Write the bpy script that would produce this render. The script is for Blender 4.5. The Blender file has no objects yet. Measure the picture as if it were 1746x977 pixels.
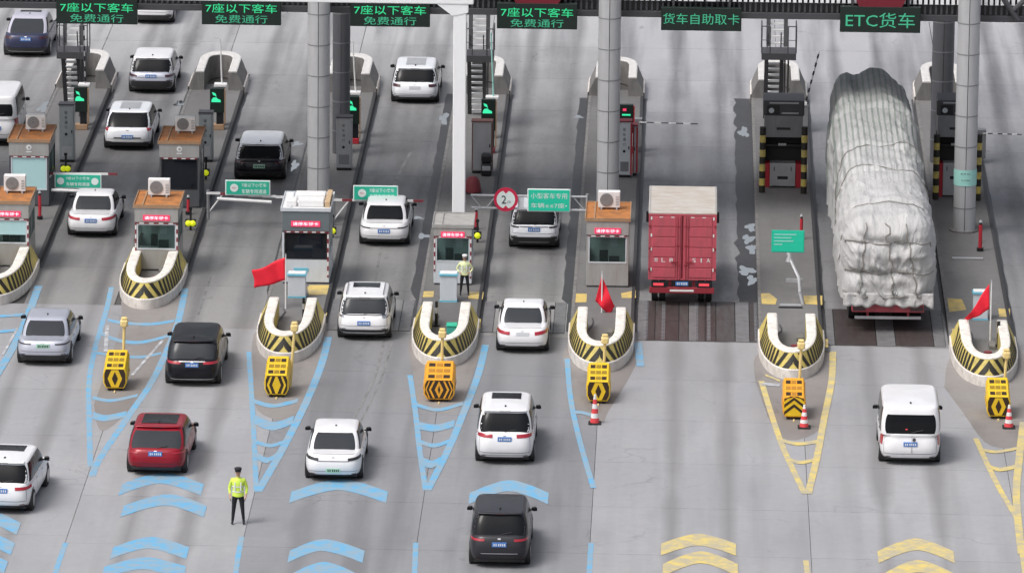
import bpy, bmesh, math, random
from mathutils import Vector, noise
random.seed(7)
S = bpy.context.scene
COL = S.collection

# ------------------------------------------------------------------ camera
TH = math.radians(13.5); FP = 2790/math.tan(TH); ROLL = math.radians(0.54); CH = 56.6
YAW = math.atan(302*math.cos(TH)/FP)
FW = Vector((-math.sin(YAW)*math.cos(TH), math.cos(YAW)*math.cos(TH), -math.sin(TH)))
R0 = Vector((math.cos(YAW), math.sin(YAW), 0)); U0 = R0.cross(FW)
RT = math.cos(ROLL)*R0 + math.sin(ROLL)*U0
UP = math.cos(ROLL)*U0 - math.sin(ROLL)*R0
CAM = Vector((0, -236, CH))
cd = bpy.data.cameras.new('camera'); cam = bpy.data.objects.new('camera', cd); COL.objects.link(cam)
cd.sensor_width = 36; cd.lens = FP/1746*36; cd.clip_start = 1; cd.clip_end = 5000
from mathutils import Matrix
cam.matrix_world = Matrix(((RT.x, UP.x, -FW.x, CAM.x), (RT.y, UP.y, -FW.y, CAM.y), (RT.z, UP.z, -FW.z, CAM.z), (0, 0, 0, 1)))
S.camera = cam

# ------------------------------------------------------------------ sky, sun, exposure
w = bpy.data.worlds.new("World"); S.world = w; w.use_nodes = True
nt = w.node_tree; nt.nodes.clear()
sk = nt.nodes.new('ShaderNodeTexSky'); sk.sky_type = 'NISHITA'; sk.sun_disc = False
SUN_EL, SUN_AZ = math.radians(58), math.radians(232)
sk.sun_elevation = SUN_EL; sk.sun_rotation = SUN_AZ; sk.air_density = 1.0; sk.dust_density = 7.0; sk.ozone_density = 1.4
bg = nt.nodes.new('ShaderNodeBackground'); bg.inputs[1].default_value = 0.125
hs = nt.nodes.new('ShaderNodeHueSaturation'); hs.inputs['Saturation'].default_value = 0.44
wo = nt.nodes.new('ShaderNodeOutputWorld')
nt.links.new(sk.outputs[0], hs.inputs['Color']); nt.links.new(hs.outputs[0], bg.inputs[0]); nt.links.new(bg.outputs[0], wo.inputs[0])
sl = bpy.data.lights.new('sun', 'SUN'); sl.energy = 1.1; sl.angle = math.radians(20); sl.color = (1, 0.975, 0.95)
so = bpy.data.objects.new('sun', sl); COL.objects.link(so)
sd = Vector((math.sin(SUN_AZ)*math.cos(SUN_EL), math.cos(SUN_AZ)*math.cos(SUN_EL), math.sin(SUN_EL)))
so.rotation_euler = sd.to_track_quat('Z', 'Y').to_euler(); so.location = (0, 0, 80)
S.view_settings.view_transform = 'Standard'; S.view_settings.look = 'None'
S.view_settings.gamma = 1; S.view_settings.exposure = 0.34

# ------------------------------------------------------------------ pixel of the photograph -> point of the place
def ray(px, py): return FW + RT*((px-873)/FP) - UP*((py-488.5)/FP)
def G(px, py, z=0.0):
    r = ray(px, py); t = (z-CAM.z)/r.z; return Vector((CAM.x+r.x*t, CAM.y+r.y*t, z))
def P(px, py, Y):
    r = ray(px, py); t = (Y-CAM.y)/r.y; return Vector((CAM.x+r.x*t, Y, CAM.z+r.z*t))
def SC(Y): return FP/((Y+236)*FW.y + CH*math.sin(TH))      # pixels per metre near the ground at depth Y

# ------------------------------------------------------------------ materials
MATS = {}
def lin(c): return tuple(((x/255)/12.92 if x/255 <= 0.04045 else ((x/255+0.055)/1.055)**2.4) for x in c)
def mat(name, col, rough=0.6, metal=0.0, var=0.12, scale=3.0, dirt=None, dirt_amt=0.0, dirt_scale=(2, 2, 0.6), emis=None, es=0, bump=0.0, coat=0.0, spec=0.5):
    if name in MATS: return MATS[name]
    m = bpy.data.materials.new(name); m.use_nodes = True; t = m.node_tree; N = t.nodes; L = t.links
    b = N['Principled BSDF']; b.inputs['Roughness'].default_value = rough; b.inputs['Metallic'].default_value = metal
    b.inputs['Specular IOR Level'].default_value = spec
    if coat: b.inputs['Coat Weight'].default_value = coat; b.inputs['Coat Roughness'].default_value = 0.06
    tc = N.new('ShaderNodeTexCoord')
    nz = N.new('ShaderNodeTexNoise'); nz.inputs['Scale'].default_value = scale; nz.inputs['Detail'].default_value = 6; nz.inputs['Roughness'].default_value = 0.65
    L.new(tc.outputs['Object'], nz.inputs['Vector'])
    mx = N.new('ShaderNodeMixRGB'); mx.inputs[1].default_value = (*[c*(1-var) for c in col], 1); mx.inputs[2].default_value = (*[min(1, c*(1+var)) for c in col], 1)
    L.new(nz.outputs['Fac'], mx.inputs[0]); out = mx.outputs[0]
    if dirt:
        mp = N.new('ShaderNodeMapping'); mp.inputs['Scale'].default_value = dirt_scale; L.new(tc.outputs['Object'], mp.inputs[0])
        n2 = N.new('ShaderNodeTexNoise'); n2.inputs['Scale'].default_value = 1.6; n2.inputs['Detail'].default_value = 8; n2.inputs['Roughness'].default_value = 0.7
        L.new(mp.outputs[0], n2.inputs['Vector'])
        cr = N.new('ShaderNodeValToRGB'); cr.color_ramp.elements[0].position = 0.42; cr.color_ramp.elements[1].position = 0.72
        cr.color_ramp.elements[0].color = (0, 0, 0, 1); cr.color_ramp.elements[1].color = (dirt_amt, dirt_amt, dirt_amt, 1)
        L.new(n2.outputs['Fac'], cr.inputs[0])
        m2 = N.new('ShaderNodeMixRGB'); L.new(cr.outputs[0], m2.inputs[0]); L.new(out, m2.inputs[1]); m2.inputs[2].default_value = (*dirt, 1); out = m2.outputs[0]
    L.new(out, b.inputs['Base Color'])
    if bump:
        bp = N.new('ShaderNodeBump'); bp.inputs['Strength'].default_value = bump; bp.inputs['Distance'].default_value = 0.02
        n3 = N.new('ShaderNodeTexNoise'); n3.inputs['Scale'].default_value = 14; n3.inputs['Detail'].default_value = 8; L.new(tc.outputs['Object'], n3.inputs['Vector'])
        L.new(n3.outputs['Fac'], bp.inputs['Height']); L.new(bp.outputs[0], b.inputs['Normal'])
    if emis: b.inputs['Emission Color'].default_value = (*emis, 1); b.inputs['Emission Strength'].default_value = es
    MATS[name] = m; return m

def ground_mat(name, c1, c2, stain, stain_amt=0.6, streak=0.0, tracks=0.0, rough=(0.55, 0.85), rnd=0.10, canopy_fade=None, grime=None):
    """paving: world-space patches, lengthwise streaks of rubber, wheel tracks (object space), random tone per slab"""
    m = bpy.data.materials.new(name); m.use_nodes = True; t = m.node_tree; N = t.nodes; L = t.links
    b = N['Principled BSDF']
    ge = N.new('ShaderNodeNewGeometry'); tc = N.new('ShaderNodeTexCoord'); oi = N.new('ShaderNodeObjectInfo')
    def noi(scale, vecscale=(1, 1, 1), det=6, rg=0.6, src=None):
        mp = N.new('ShaderNodeMapping'); mp.inputs['Scale'].default_value = vecscale; L.new(src or ge.outputs['Position'], mp.inputs[0])
        n = N.new('ShaderNodeTexNoise'); n.inputs['Scale'].default_value = scale; n.inputs['Detail'].default_value = det; n.inputs['Roughness'].default_value = rg
        L.new(mp.outputs[0], n.inputs['Vector']); return n.outputs['Fac']
    def ramp(f, a, bb, lo=0.0, hi=1.0):
        r = N.new('ShaderNodeMapRange'); r.inputs[1].default_value = a; r.inputs[2].default_value = bb; r.inputs[3].default_value = lo; r.inputs[4].default_value = hi
        L.new(f, r.inputs[0]); return r.outputs[0]
    def mix(f, a, bcol, amt=None, mode='MIX'):
        x = N.new('ShaderNodeMixRGB'); x.blend_type = mode
        if hasattr(f, 'links'): L.new(f, x.inputs[0])
        else: x.inputs[0].default_value = f
        for i, v in ((1, a), (2, bcol)):
            if hasattr(v, 'links'): L.new(v, x.inputs[i])
            else: x.inputs[i].default_value = (*v, 1)
        return x.outputs[0]
    def mth(op, a, bv):
        x = N.new('ShaderNodeMath'); x.operation = op
        for i, v in ((0, a), (1, bv)):
            if hasattr(v, 'links'): L.new(v, x.inputs[i])
            else: x.inputs[i].default_value = v
        return x.outputs[0]
    big = noi(0.16, (1, 0.6, 1), 5, 0.55)
    fine = noi(2.6, (1, 1, 1), 8, 0.75)
    col = mix(ramp(big, 0.35, 0.65), c1, c2)
    col = mix(ramp(fine, 0.3, 0.8, 0, 0.35), col, tuple(x*0.72 for x in c1))
    st = noi(0.55, (1.6, 0.35, 1), 7, 0.65)
    col = mix(ramp(st, 0.55, 0.78, 0, stain_amt), col, stain)
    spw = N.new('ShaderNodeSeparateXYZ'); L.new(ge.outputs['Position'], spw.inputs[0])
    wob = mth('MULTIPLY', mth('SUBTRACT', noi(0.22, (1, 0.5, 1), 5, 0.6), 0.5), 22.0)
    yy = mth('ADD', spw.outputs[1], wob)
    if canopy_fade:      # lightens away from the canopy, its shade painted in with rubber and oil: (y0, y1, colour, most)
        for y0, y1, cc, most in canopy_fade: col = mix(ramp(yy, y0, y1, 0, most), col, cc)
    if grime:
        for y0, y1, cc, most in grime: col = mix(ramp(yy, y0, y1, 0, most), col, cc)
    if streak:
        sx = noi(0.9, (1.1, 0.045, 1), 3, 0.5)
        col = mix(ramp(sx, 0.47, 0.7, 0, streak), col, stain)
    if tracks:
        sp = N.new('ShaderNodeSeparateXYZ'); L.new(tc.outputs['Object'], sp.inputs[0])
        ax = mth('ABSOLUTE', sp.outputs[0], 0)
        d = mth('ABSOLUTE', mth('SUBTRACT', ax, 0.0), 0)
        dd = mth('ABSOLUTE', mth('SUBTRACT', d, 0.88), 0)
        wv = noi(0.5, (0.2, 0.25, 1), 3, 0.5)
        f = ramp(mth('ADD', dd, mth('MULTIPLY', mth('SUBTRACT', wv, 0.45), 0.9)), 0.08, 0.42, tracks*0.85, 0.0)
        col = mix(f, col, stain)
    sm = noi(9, (1, 1, 1), 4, 0.6)
    vo = N.new('ShaderNodeTexVoronoi'); vo.feature = 'DISTANCE_TO_EDGE'; vo.inputs['Scale'].default_value = 0.33
    wn = N.new('ShaderNodeTexNoise'); wn.inputs['Scale'].default_value = 1.1; wn.inputs['Detail'].default_value = 5; L.new(ge.outputs['Position'], wn.inputs['Vector'])
    va = N.new('ShaderNodeVectorMath'); va.operation = 'MULTIPLY_ADD'; va.inputs[1].default_value = (1.6, 1.6, 0); L.new(wn.outputs['Color'], va.inputs[0]); L.new(ge.outputs['Position'], va.inputs[2]); L.new(va.outputs[0], vo.inputs['Vector'])
    ck = mth('MULTIPLY', ramp(vo.outputs['Distance'], 0.004, 0.012, 1, 0), ramp(noi(0.25, (1, 1, 1), 3, 0.5), 0.52, 0.64, 0, 0.32))
    col = mix(ck, col, tuple(x*0.45 for x in c1))
    dr = noi(1.3, (1.0, 0.5, 1), 4, 0.5); col = mix(ramp(dr, 0.68, 0.76, 0, 0.5), col, stain)
    spx = ramp(sm, 0.66, 0.74, 0, 0.4); col = mix(spx, col, tuple(x*0.5 for x in c1))
    rn = ramp(oi.outputs['Random'], 0, 1, 1-rnd, 1+rnd*0.6)
    hv = N.new('ShaderNodeHueSaturation'); L.new(rn, hv.inputs['Value']); L.new(col, hv.inputs['Color'])
    L.new(hv.outputs[0], b.inputs['Base Color'])
    rr = ramp(st, 0.35, 0.7, rough[1], rough[0])
    L.new(rr, b.inputs['Roughness'])
    bp = N.new('ShaderNodeBump'); bp.inputs['Strength'].default_value = 0.25; bp.inputs['Distance'].default_value = 0.01; L.new(fine, bp.inputs['Height']); L.new(bp.outputs[0], b.inputs['Normal'])
    MATS[name] = m; return m

def paint_mat(name, col, base, wear=0.5, scale=2.2, thr=0.55):
    """road paint, worn through to the paving in patches"""
    m = bpy.data.materials.new(name); m.use_nodes = True; t = m.node_tree; N = t.nodes; L = t.links; b = N['Principled BSDF']
    ge = N.new('ShaderNodeNewGeometry')
    n = N.new('ShaderNodeTexNoise'); n.inputs['Scale'].default_value = scale; n.inputs['Detail'].default_value = 8; n.inputs['Roughness'].default_value = 0.7; L.new(ge.outputs['Position'], n.inputs['Vector'])
    r = N.new('ShaderNodeMapRange'); r.inputs[1].default_value = thr-0.10; r.inputs[2].default_value = thr+0.08; r.inputs[4].default_value = wear; L.new(n.outputs['Fac'], r.inputs[0])
    x = N.new('ShaderNodeMixRGB'); x.inputs[1].default_value = (*col, 1); x.inputs[2].default_value = (*base, 1); L.new(r.outputs[0], x.inputs[0])
    L.new(x.outputs[0], b.inputs['Base Color']); b.inputs['Roughness'].default_value = 0.6
    MATS[name] = m; return m

CONC = (0.335, 0.330, 0.338)
ground_mat('front_concrete', (0.31, 0.312, 0.328), (0.365, 0.366, 0.38), (0.205, 0.204, 0.208), 0.4, streak=0.36, tracks=0.95, rnd=0.04, grime=[(-24, -6, (0.24, 0.24, 0.25), 0.4)])
ground_mat('middle_apron', (0.225, 0.229, 0.245), (0.28, 0.283, 0.298), (0.145, 0.147, 0.155), 0.5, streak=0.65, tracks=0.6, rnd=0.02, grime=[(-26, -8, (0.185, 0.185, 0.19), 0.5)])
ground_mat('lane_concrete', (0.135, 0.134, 0.138), (0.185, 0.184, 0.186), (0.078, 0.077, 0.080), 0.5, streak=0.55, tracks=0.55, rough=(0.32, 0.7), rnd=0.06, canopy_fade=[(24, 44, (0.42, 0.42, 0.43), 0.9), (17, -3, (0.28, 0.277, 0.272), 0.85)])
ground_mat('truck_lane_concrete', (0.15, 0.153, 0.165), (0.21, 0.213, 0.225), (0.080, 0.080, 0.087), 0.5, streak=0.6, tracks=0.7, rough=(0.3, 0.65), rnd=0.06, canopy_fade=[(22, 40, (0.42, 0.42, 0.44), 0.9), (14, -4, (0.26, 0.26, 0.262), 0.75)])
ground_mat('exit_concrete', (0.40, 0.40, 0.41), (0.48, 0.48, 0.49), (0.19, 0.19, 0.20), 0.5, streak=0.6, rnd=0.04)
ground_mat('island_concrete', (0.125, 0.123, 0.123), (0.195, 0.192, 0.19), (0.08, 0.075, 0.07), 0.6, streak=0.2, rnd=0.02)
ground_mat('nose_concrete', (0.21, 0.19, 0.18), (0.30, 0.285, 0.275), (0.12, 0.105, 0.095), 0.7, rnd=0.02)
mat('joint_dark', (0.07, 0.068, 0.066), 0.8)
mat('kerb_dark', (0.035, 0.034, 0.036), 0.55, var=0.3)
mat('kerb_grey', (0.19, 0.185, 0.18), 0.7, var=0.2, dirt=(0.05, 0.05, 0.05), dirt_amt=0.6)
mat('gutter_dark', (0.050, 0.050, 0.053), 0.45, var=0.4, scale=1.5, spec=0.4)
paint_mat('blue_paint', (0.12, 0.38, 0.62), (0.26, 0.35, 0.42), 0.95, 1.9, 0.49)
paint_mat('yellow_paint', (0.66, 0.52, 0.16), (0.42, 0.38, 0.28), 0.9, 1.9, 0.49)
paint_mat('white_paint_worn', (0.58, 0.60, 0.63), (0.30, 0.30, 0.31), 0.95, 2.6, 0.49)
paint_mat('ochre_paint', (0.60, 0.45, 0.14), (0.26, 0.23, 0.17), 0.7, 1.8, 0.56)
mat('cream_paint', (0.80, 0.775, 0.72), 0.55, var=0.04, dirt=(0.34, 0.30, 0.26), dirt_amt=0.6, dirt_scale=(2.6, 2.6, 1))
mat('kerb_white', (0.70, 0.66, 0.62), 0.7, var=0.08, dirt=(0.30, 0.27, 0.24), dirt_amt=0.75, dirt_scale=(2, 2, 1))
mat('stripe_yellow', (0.62, 0.50, 0.13), 0.6, var=0.15, dirt=(0.22, 0.19, 0.12), dirt_amt=0.8, dirt_scale=(3, 3, 2))
mat('stripe_black', (0.022, 0.020, 0.014), 0.6, var=0.3)
mat('cushion_yellow', (0.80, 0.52, 0.015), 0.45, var=0.08, dirt=(0.35, 0.25, 0.05), dirt_amt=0.35)
mat('cushion_orange', (0.80, 0.36, 0.02), 0.45, var=0.08, dirt=(0.4, 0.25, 0.05), dirt_amt=0.3)
mat('cushion_black', (0.035, 0.018, 0.008), 0.5, var=0.2)
mat('cushion_slot', (0.28, 0.18, 0.01), 0.6, var=0.2)
mat('orange_slot', (0.42, 0.19, 0.02), 0.6, var=0.2)
mat('steel_light', (0.46, 0.47, 0.49), 0.42, 0.35, var=0.10, dirt=(0.25, 0.24, 0.23), dirt_amt=0.35)
mat('steel_mid', (0.25, 0.255, 0.27), 0.45, 0.3, var=0.12, dirt=(0.12, 0.12, 0.12), dirt_amt=0.4)
mat('steel_dark', (0.07, 0.07, 0.078), 0.5, 0.2, var=0.2)
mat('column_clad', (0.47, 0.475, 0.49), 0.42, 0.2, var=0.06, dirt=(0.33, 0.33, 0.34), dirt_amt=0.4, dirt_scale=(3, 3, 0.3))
mat('column_shaded', (0.12, 0.125, 0.14), 0.5, 0.2, var=0.1, dirt=(0.08, 0.08, 0.08), dirt_amt=0.4)
mat('white_paint', (0.86, 0.87, 0.89), 0.4, var=0.02, dirt=(0.6, 0.6, 0.6), dirt_amt=0.12, dirt_scale=(3, 3, 0.3))
mat('white_plastic', (0.76, 0.76, 0.76), 0.45, var=0.04, dirt=(0.45, 0.44, 0.42), dirt_amt=0.25)
mat('pale_panel', (0.58, 0.62, 0.66), 0.45, var=0.05, dirt=(0.42, 0.42, 0.42), dirt_amt=0.35)
mat('booth_grey', (0.37, 0.37, 0.365), 0.45, 0.1, var=0.08, dirt=(0.24, 0.19, 0.155), dirt_amt=0.45, dirt_scale=(3, 3, 0.4))
mat('booth_dark', (0.085, 0.09, 0.10), 0.45, 0.1, var=0.12)
mat('booth_slate', (0.14, 0.17, 0.185), 0.45, 0.1, var=0.06)
mat('rust_roof', (0.46, 0.18, 0.05), 0.65, var=0.3, scale=2, dirt=(0.16, 0.075, 0.035), dirt_amt=0.9, dirt_scale=(1.6, 1.0, 1))
mat('rust_rim', (0.36, 0.24, 0.15), 0.65, var=0.2, dirt=(0.3, 0.12, 0.04), dirt_amt=0.6)
mat('roof_grey', (0.36, 0.355, 0.345), 0.7, var=0.1, dirt=(0.20, 0.17, 0.14), dirt_amt=0.5)
mat('fan_grey', (0.20, 0.205, 0.21), 0.5, var=0.15)
mat('panel_black', (0.012, 0.012, 0.015), 0.35, var=0.2)
mat('rubber', (0.012, 0.012, 0.013), 0.8, var=0.3)
mat('rim_metal', (0.40, 0.41, 0.42), 0.35, 0.7)
mat('trim_black', (0.022, 0.022, 0.024), 0.5, var=0.2)
mat('car_glass', (0.010, 0.011, 0.013), 0.16, var=0.1, spec=0.16)
mat('car_glass_grey', (0.040, 0.044, 0.050), 0.16, var=0.1, spec=0.18)
mat('tail_red', (0.36, 0.014, 0.03), 0.2, var=0.15, coat=0.5)
mat('tail_lit', (0.5, 0.03, 0.05), 0.3, emis=(1, 0.1, 0.12), es=0.5)
mat('tail_dark', (0.05, 0.008, 0.014), 0.2, var=0.15, coat=0.5)
mat('chrome', (0.6, 0.6, 0.62), 0.22, 0.9)
mat('plate_blue', (0.07, 0.20, 0.52), 0.4)
mat('plate_green', (0.35, 0.60, 0.46), 0.4)
mat('plate_yellow', (0.7, 0.5, 0.05), 0.4)
mat('plate_text', (0.7, 0.72, 0.75), 0.5)
mat('led_board', (0.006, 0.016, 0.012), 0.45, var=0.3)
mat('led_green', (0.02, 0.3, 0.12), 0.5, emis=(0.03, 0.80, 0.32), es=0.50)
mat('led_green_dim', (0.02, 0.2, 0.10), 0.5, emis=(0.08, 0.60, 0.36), es=0.36)
mat('led_arrow', (0.02, 0.3, 0.15), 0.5, emis=(0.05, 0.95, 0.45), es=0.65)
mat('led_red', (0.45, 0.02, 0.06), 0.5, emis=(1, 0.06, 0.16), es=0.55)
mat('led_white', (0.8, 0.6, 0.65), 0.5, emis=(1, 0.80, 0.86), es=0.8)
mat('red_disc', (0.16, 0.008, 0.02), 0.5)
mat('sign_green', (0.025, 0.46, 0.31), 0.4, var=0.05)
mat('sign_bright', (0.015, 0.58, 0.38), 0.4, var=0.04)
mat('sign_white', (0.72, 0.80, 0.78), 0.5, var=0.03)
mat('sign_red', (0.58, 0.02, 0.07), 0.5)
mat('red_paint', (0.45, 0.025, 0.04), 0.45, var=0.12)
mat('red_dull', (0.20, 0.03, 0.04), 0.6, var=0.2)
mat('flag_red', (0.78, 0.012, 0.035), 0.7, var=0.08)
mat('cone_red', (0.68, 0.06, 0.07), 0.55, var=0.08)
mat('lamp_yellow', (0.72, 0.78, 0.02), 0.4, emis=(0.85, 0.95, 0.02), es=0.25)
mat('lamp_cream', (0.78, 0.62, 0.30), 0.5)
mat('pole_cream', (0.75, 0.58, 0.24), 0.5)
mat('blind_aqua', (0.42, 0.64, 0.66), 0.5, var=0.04)
mat('blue_trim', (0.16, 0.50, 0.64), 0.5)
mat('aqua_wrap', (0.34, 0.66, 0.60), 0.5, var=0.06)
mat('brown_cap', (0.17, 0.08, 0.07), 0.6)
mat('plate_steel', (0.095, 0.09, 0.09), 0.5, 0.3, var=0.25, dirt=(0.06, 0.03, 0.025), dirt_amt=0.8, dirt_scale=(4, 0.5, 1))
mat('plate_brown', (0.066, 0.054, 0.053), 0.5, 0.2, var=0.25, dirt=(0.035, 0.02, 0.018), dirt_amt=0.7, dirt_scale=(3, 0.5, 1))
mat('plate_pale', (0.20, 0.20, 0.205), 0.5, 0.2, var=0.2, dirt=(0.08, 0.07, 0.07), dirt_amt=0.6)
mat('truck_red', (0.52, 0.085, 0.12), 0.5, var=0.10, dirt=(0.30, 0.08, 0.09), dirt_amt=0.75, dirt_scale=(3, 3, 0.5))
mat('truck_red_dark', (0.26, 0.022, 0.035), 0.5, var=0.15)
mat('truck_roof', (0.50, 0.48, 0.45), 0.6, var=0.06, dirt=(0.36, 0.27, 0.20), dirt_amt=0.8, dirt_scale=(0.8, 2.5, 1))
mat('rope', (0.22, 0.21, 0.19), 0.8)
mat('vest', (0.62, 0.80, 0.10), 0.6, var=0.08)
mat('vest_pale', (0.66, 0.72, 0.40), 0.6, var=0.08)
mat('reflective', (0.75, 0.77, 0.75), 0.4)
mat('cloth_black', (0.012, 0.013, 0.018), 0.8)
mat('skin', (0.50, 0.31, 0.22), 0.6)
mat('hair', (0.01, 0.01, 0.01), 0.7)
mat('teal_box', (0.06, 0.42, 0.38), 0.5)
mat('tan_card', (0.50, 0.36, 0.22), 0.7)
mat('interior', (0.42, 0.48, 0.47), 0.7)
mat('cabinet_grey', (0.34, 0.37, 0.385), 0.45, 0.1, var=0.08, dirt=(0.2, 0.2, 0.2), dirt_amt=0.4)
mat('rim_pale', (0.62, 0.61, 0.60), 0.6, dirt=(0.35, 0.33, 0.3), dirt_amt=0.5)
mat('floor_dark', (0.02, 0.02, 0.02), 0.8)

def glass_mat(name, tint, alpha, rough=0.05):
    m = bpy.data.materials.new(name); m.use_nodes = True; t = m.node_tree; N = t.nodes; L = t.links
    b = N['Principled BSDF']; b.inputs['Base Color'].default_value = (*tint, 1); b.inputs['Roughness'].default_value = rough
    tr = N.new('ShaderNodeBsdfTransparent'); tr.inputs[0].default_value = (0.8, 0.88, 0.87, 1)
    mx = N.new('ShaderNodeMixShader'); mx.inputs[0].default_value = alpha
    L.new(tr.outputs[0], mx.inputs[1]); L.new(b.outputs[0], mx.inputs[2]); L.new(mx.outputs[0], N['Material Output'].inputs[0])
    MATS[name] = m; return m
glass_mat('booth_glass', (0.06, 0.085, 0.085), 0.16)
glass_mat('booth_glass_dark', (0.012, 0.015, 0.022), 0.88)
def puddle_mat():
    m = bpy.data.materials.new('puddle'); m.use_nodes = True; b = m.node_tree.nodes['Principled BSDF']
    b.inputs['Base Color'].default_value = (0.95, 0.92, 0.88, 1); b.inputs['Metallic'].default_value = 1.0; b.inputs['Roughness'].default_value = 0.06
    MATS['puddle'] = m
puddle_mat()
def car_paint(name, col, metal=0.0, rough=0.35, coat=0.6):
    m = mat(name, col, rough, metal, var=0.03, scale=1.5, coat=coat, spec=0.5 if coat > 0.3 else 0.25, dirt=tuple(c*0.62+0.03 for c in col), dirt_amt=0.22, dirt_scale=(1.2, 1.2, 1.5)); return m

# ------------------------------------------------------------------ mesh builder
class MB:
    def __init__(s): s.v = []; s.f = []; s.m = []
    def quad(s, a, b, c, d, mi=0):
        n = len(s.v); s.v += [tuple(a), tuple(b), tuple(c), tuple(d)]; s.f.append((n, n+1, n+2, n+3)); s.m.append(mi)
    def poly(s, pts, mi=0):
        n = len(s.v); s.v += [tuple(p) for p in pts]; s.f.append(tuple(range(n, n+len(pts)))); s.m.append(mi)
    def box(s, x0, x1, y0, y1, z0, z1, mi=0, top=None):
        tx0, tx1, ty0, ty1 = top or (x0, x1, y0, y1)
        n = len(s.v); s.v += [(x0, y0, z0), (x1, y0, z0), (x1, y1, z0), (x0, y1, z0), (tx0, ty0, z1), (tx1, ty0, z1), (tx1, ty1, z1), (tx0, ty1, z1)]
        for q in ((3, 2, 1, 0), (4, 5, 6, 7), (0, 1, 5, 4), (1, 2, 6, 5), (2, 3, 7, 6), (3, 0, 4, 7)): s.f.append(tuple(n+i for i in q)); s.m.append(mi)
        return s
    def cyl(s, p0, p1, r0, r1=None, n=12, mi=0, cap=True):
        r1 = r0 if r1 is None else r1; p0 = Vector(p0); p1 = Vector(p1); d = (p1-p0).normalized()
        a = d.orthogonal().normalized(); b = d.cross(a); k = len(s.v)
        for p, r in ((p0, r0), (p1, r1)):
            for i in range(n):
                t = 2*math.pi*i/n; s.v.append(tuple(p+a*(r*math.cos(t))+b*(r*math.sin(t))))
        for i in range(n): j = (i+1) % n; s.f.append((k+i, k+j, k+n+j, k+n+i)); s.m.append(mi)
        if cap: s.f.append(tuple(k+i for i in reversed(range(n)))); s.m.append(mi); s.f.append(tuple(k+n+i for i in range(n))); s.m.append(mi)
        return s
    def tube(s, pts, r, n=6, mi=0):
        for a, b in zip(pts, pts[1:]): s.cyl(a, b, r, r, n, mi)
        return s
    def grid(s, rows, mi=0, closed=False):
        k = len(s.v); c = len(rows[0])
        for r in rows: s.v += [tuple(p) for p in r]
        for i in range(len(rows)-1):
            for j in range(c if closed else c-1):
                j2 = (j+1) % c; s.f.append((k+i*c+j, k+i*c+j2, k+(i+1)*c+j2, k+(i+1)*c+j)); s.m.append(mi)
        return s
    def prism(s, pts, y0, y1, mi=0):
        """outline in x,z drawn out along y"""
        n = len(pts); k = len(s.v)
        s.v += [(x, y0, z) for x, z in pts]+[(x, y1, z) for x, z in pts]
        s.f.append(tuple(range(k, k+n))); s.m.append(mi); s.f.append(tuple(reversed(range(k+n, k+2*n)))); s.m.append(mi)
        for i in range(n): j = (i+1) % n; s.f.append((k+j, k+i, k+n+i, k+n+j)); s.m.append(mi)
        return s
    def build(s, name, mats, parent=None, smooth=False, bevel=0, seg=2, fix=True, loc=None):
        me = bpy.data.meshes.new(name); me.from_pydata(s.v, [], s.f)
        mats = [mats] if isinstance(mats, str) else mats
        for q in mats: me.materials.append(MATS[q])
        for p, i in zip(me.polygons, s.m): p.material_index = i; p.use_smooth = smooth
        if fix:
            b = bmesh.new(); b.from_mesh(me); bmesh.ops.recalc_face_normals(b, faces=b.faces); b.to_mesh(me); b.free()
        o = bpy.data.objects.new(name, me); COL.objects.link(o)
        if parent: o.parent = parent
        if loc: o.location = loc
        if bevel:
            md = o.modifiers.new('bevel', 'BEVEL'); md.width = bevel; md.segments = seg; md.limit_method = 'ANGLE'; md.angle_limit = math.radians(40)
        return o

def tag(o, label=None, cat=None, group=None, kind=None):
    if label: o['label'] = label
    if cat: o['category'] = cat
    if group: o['group'] = group
    if kind: o['kind'] = kind
    return o
def thing(name, label, cat, loc=(0, 0, 0), rz=0, group=None):
    o = bpy.data.objects.new(name, None); COL.objects.link(o); o.location = loc; o.rotation_euler = (0, 0, rz); o.empty_display_size = 0.2
    return tag(o, label, cat, group)
def box(name, mt, parent, x0, x1, y0, y1, z0, z1, bevel=0, top=None): return MB().box(x0, x1, y0, y1, z0, z1, top=top).build(name, mt, parent, bevel=bevel)
TEXTS = {}
def text(name, body, mt, parent, w, h, cx, y, cz, gap=0, bold=0.0):
    """raised lettering facing the camera side (-y), fitted into w x h round (cx, cz)"""
    c = bpy.data.curves.new('lettering', 'FONT'); c.body = body; c.extrude = 0.0; c.resolution_u = 2; c.offset = bold
    if gap: c.space_character = gap
    o = bpy.data.objects.new('lettering', c); COL.objects.link(o); bpy.context.view_layer.update()
    me = bpy.data.meshes.new_from_object(o.evaluated_get(bpy.context.evaluated_depsgraph_get()))
    COL.objects.unlink(o); bpy.data.objects.remove(o)
    xs = [v.co.x for v in me.vertices]; ys = [v.co.y for v in me.vertices]
    if not xs: return None
    sx = w/(max(xs)-min(xs)); sy = h/(max(ys)-min(ys)); mx_ = (max(xs)+min(xs))/2; my = (max(ys)+min(ys))/2
    for v in me.vertices: v.co = ((v.co.x-mx_)*sx+cx, y, (v.co.y-my)*sy+cz)
    me.materials.clear(); me.materials.append(MATS[mt]); me.name = name
    r = bpy.data.objects.new(name, me); COL.objects.link(r); r.parent = parent; return r
def copy_tree(o, parent=None):
    c = o.copy(); COL.objects.link(c)
    if parent: c.parent = parent
    for ch in list(o.children): copy_tree(ch, c)
    return c

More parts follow.
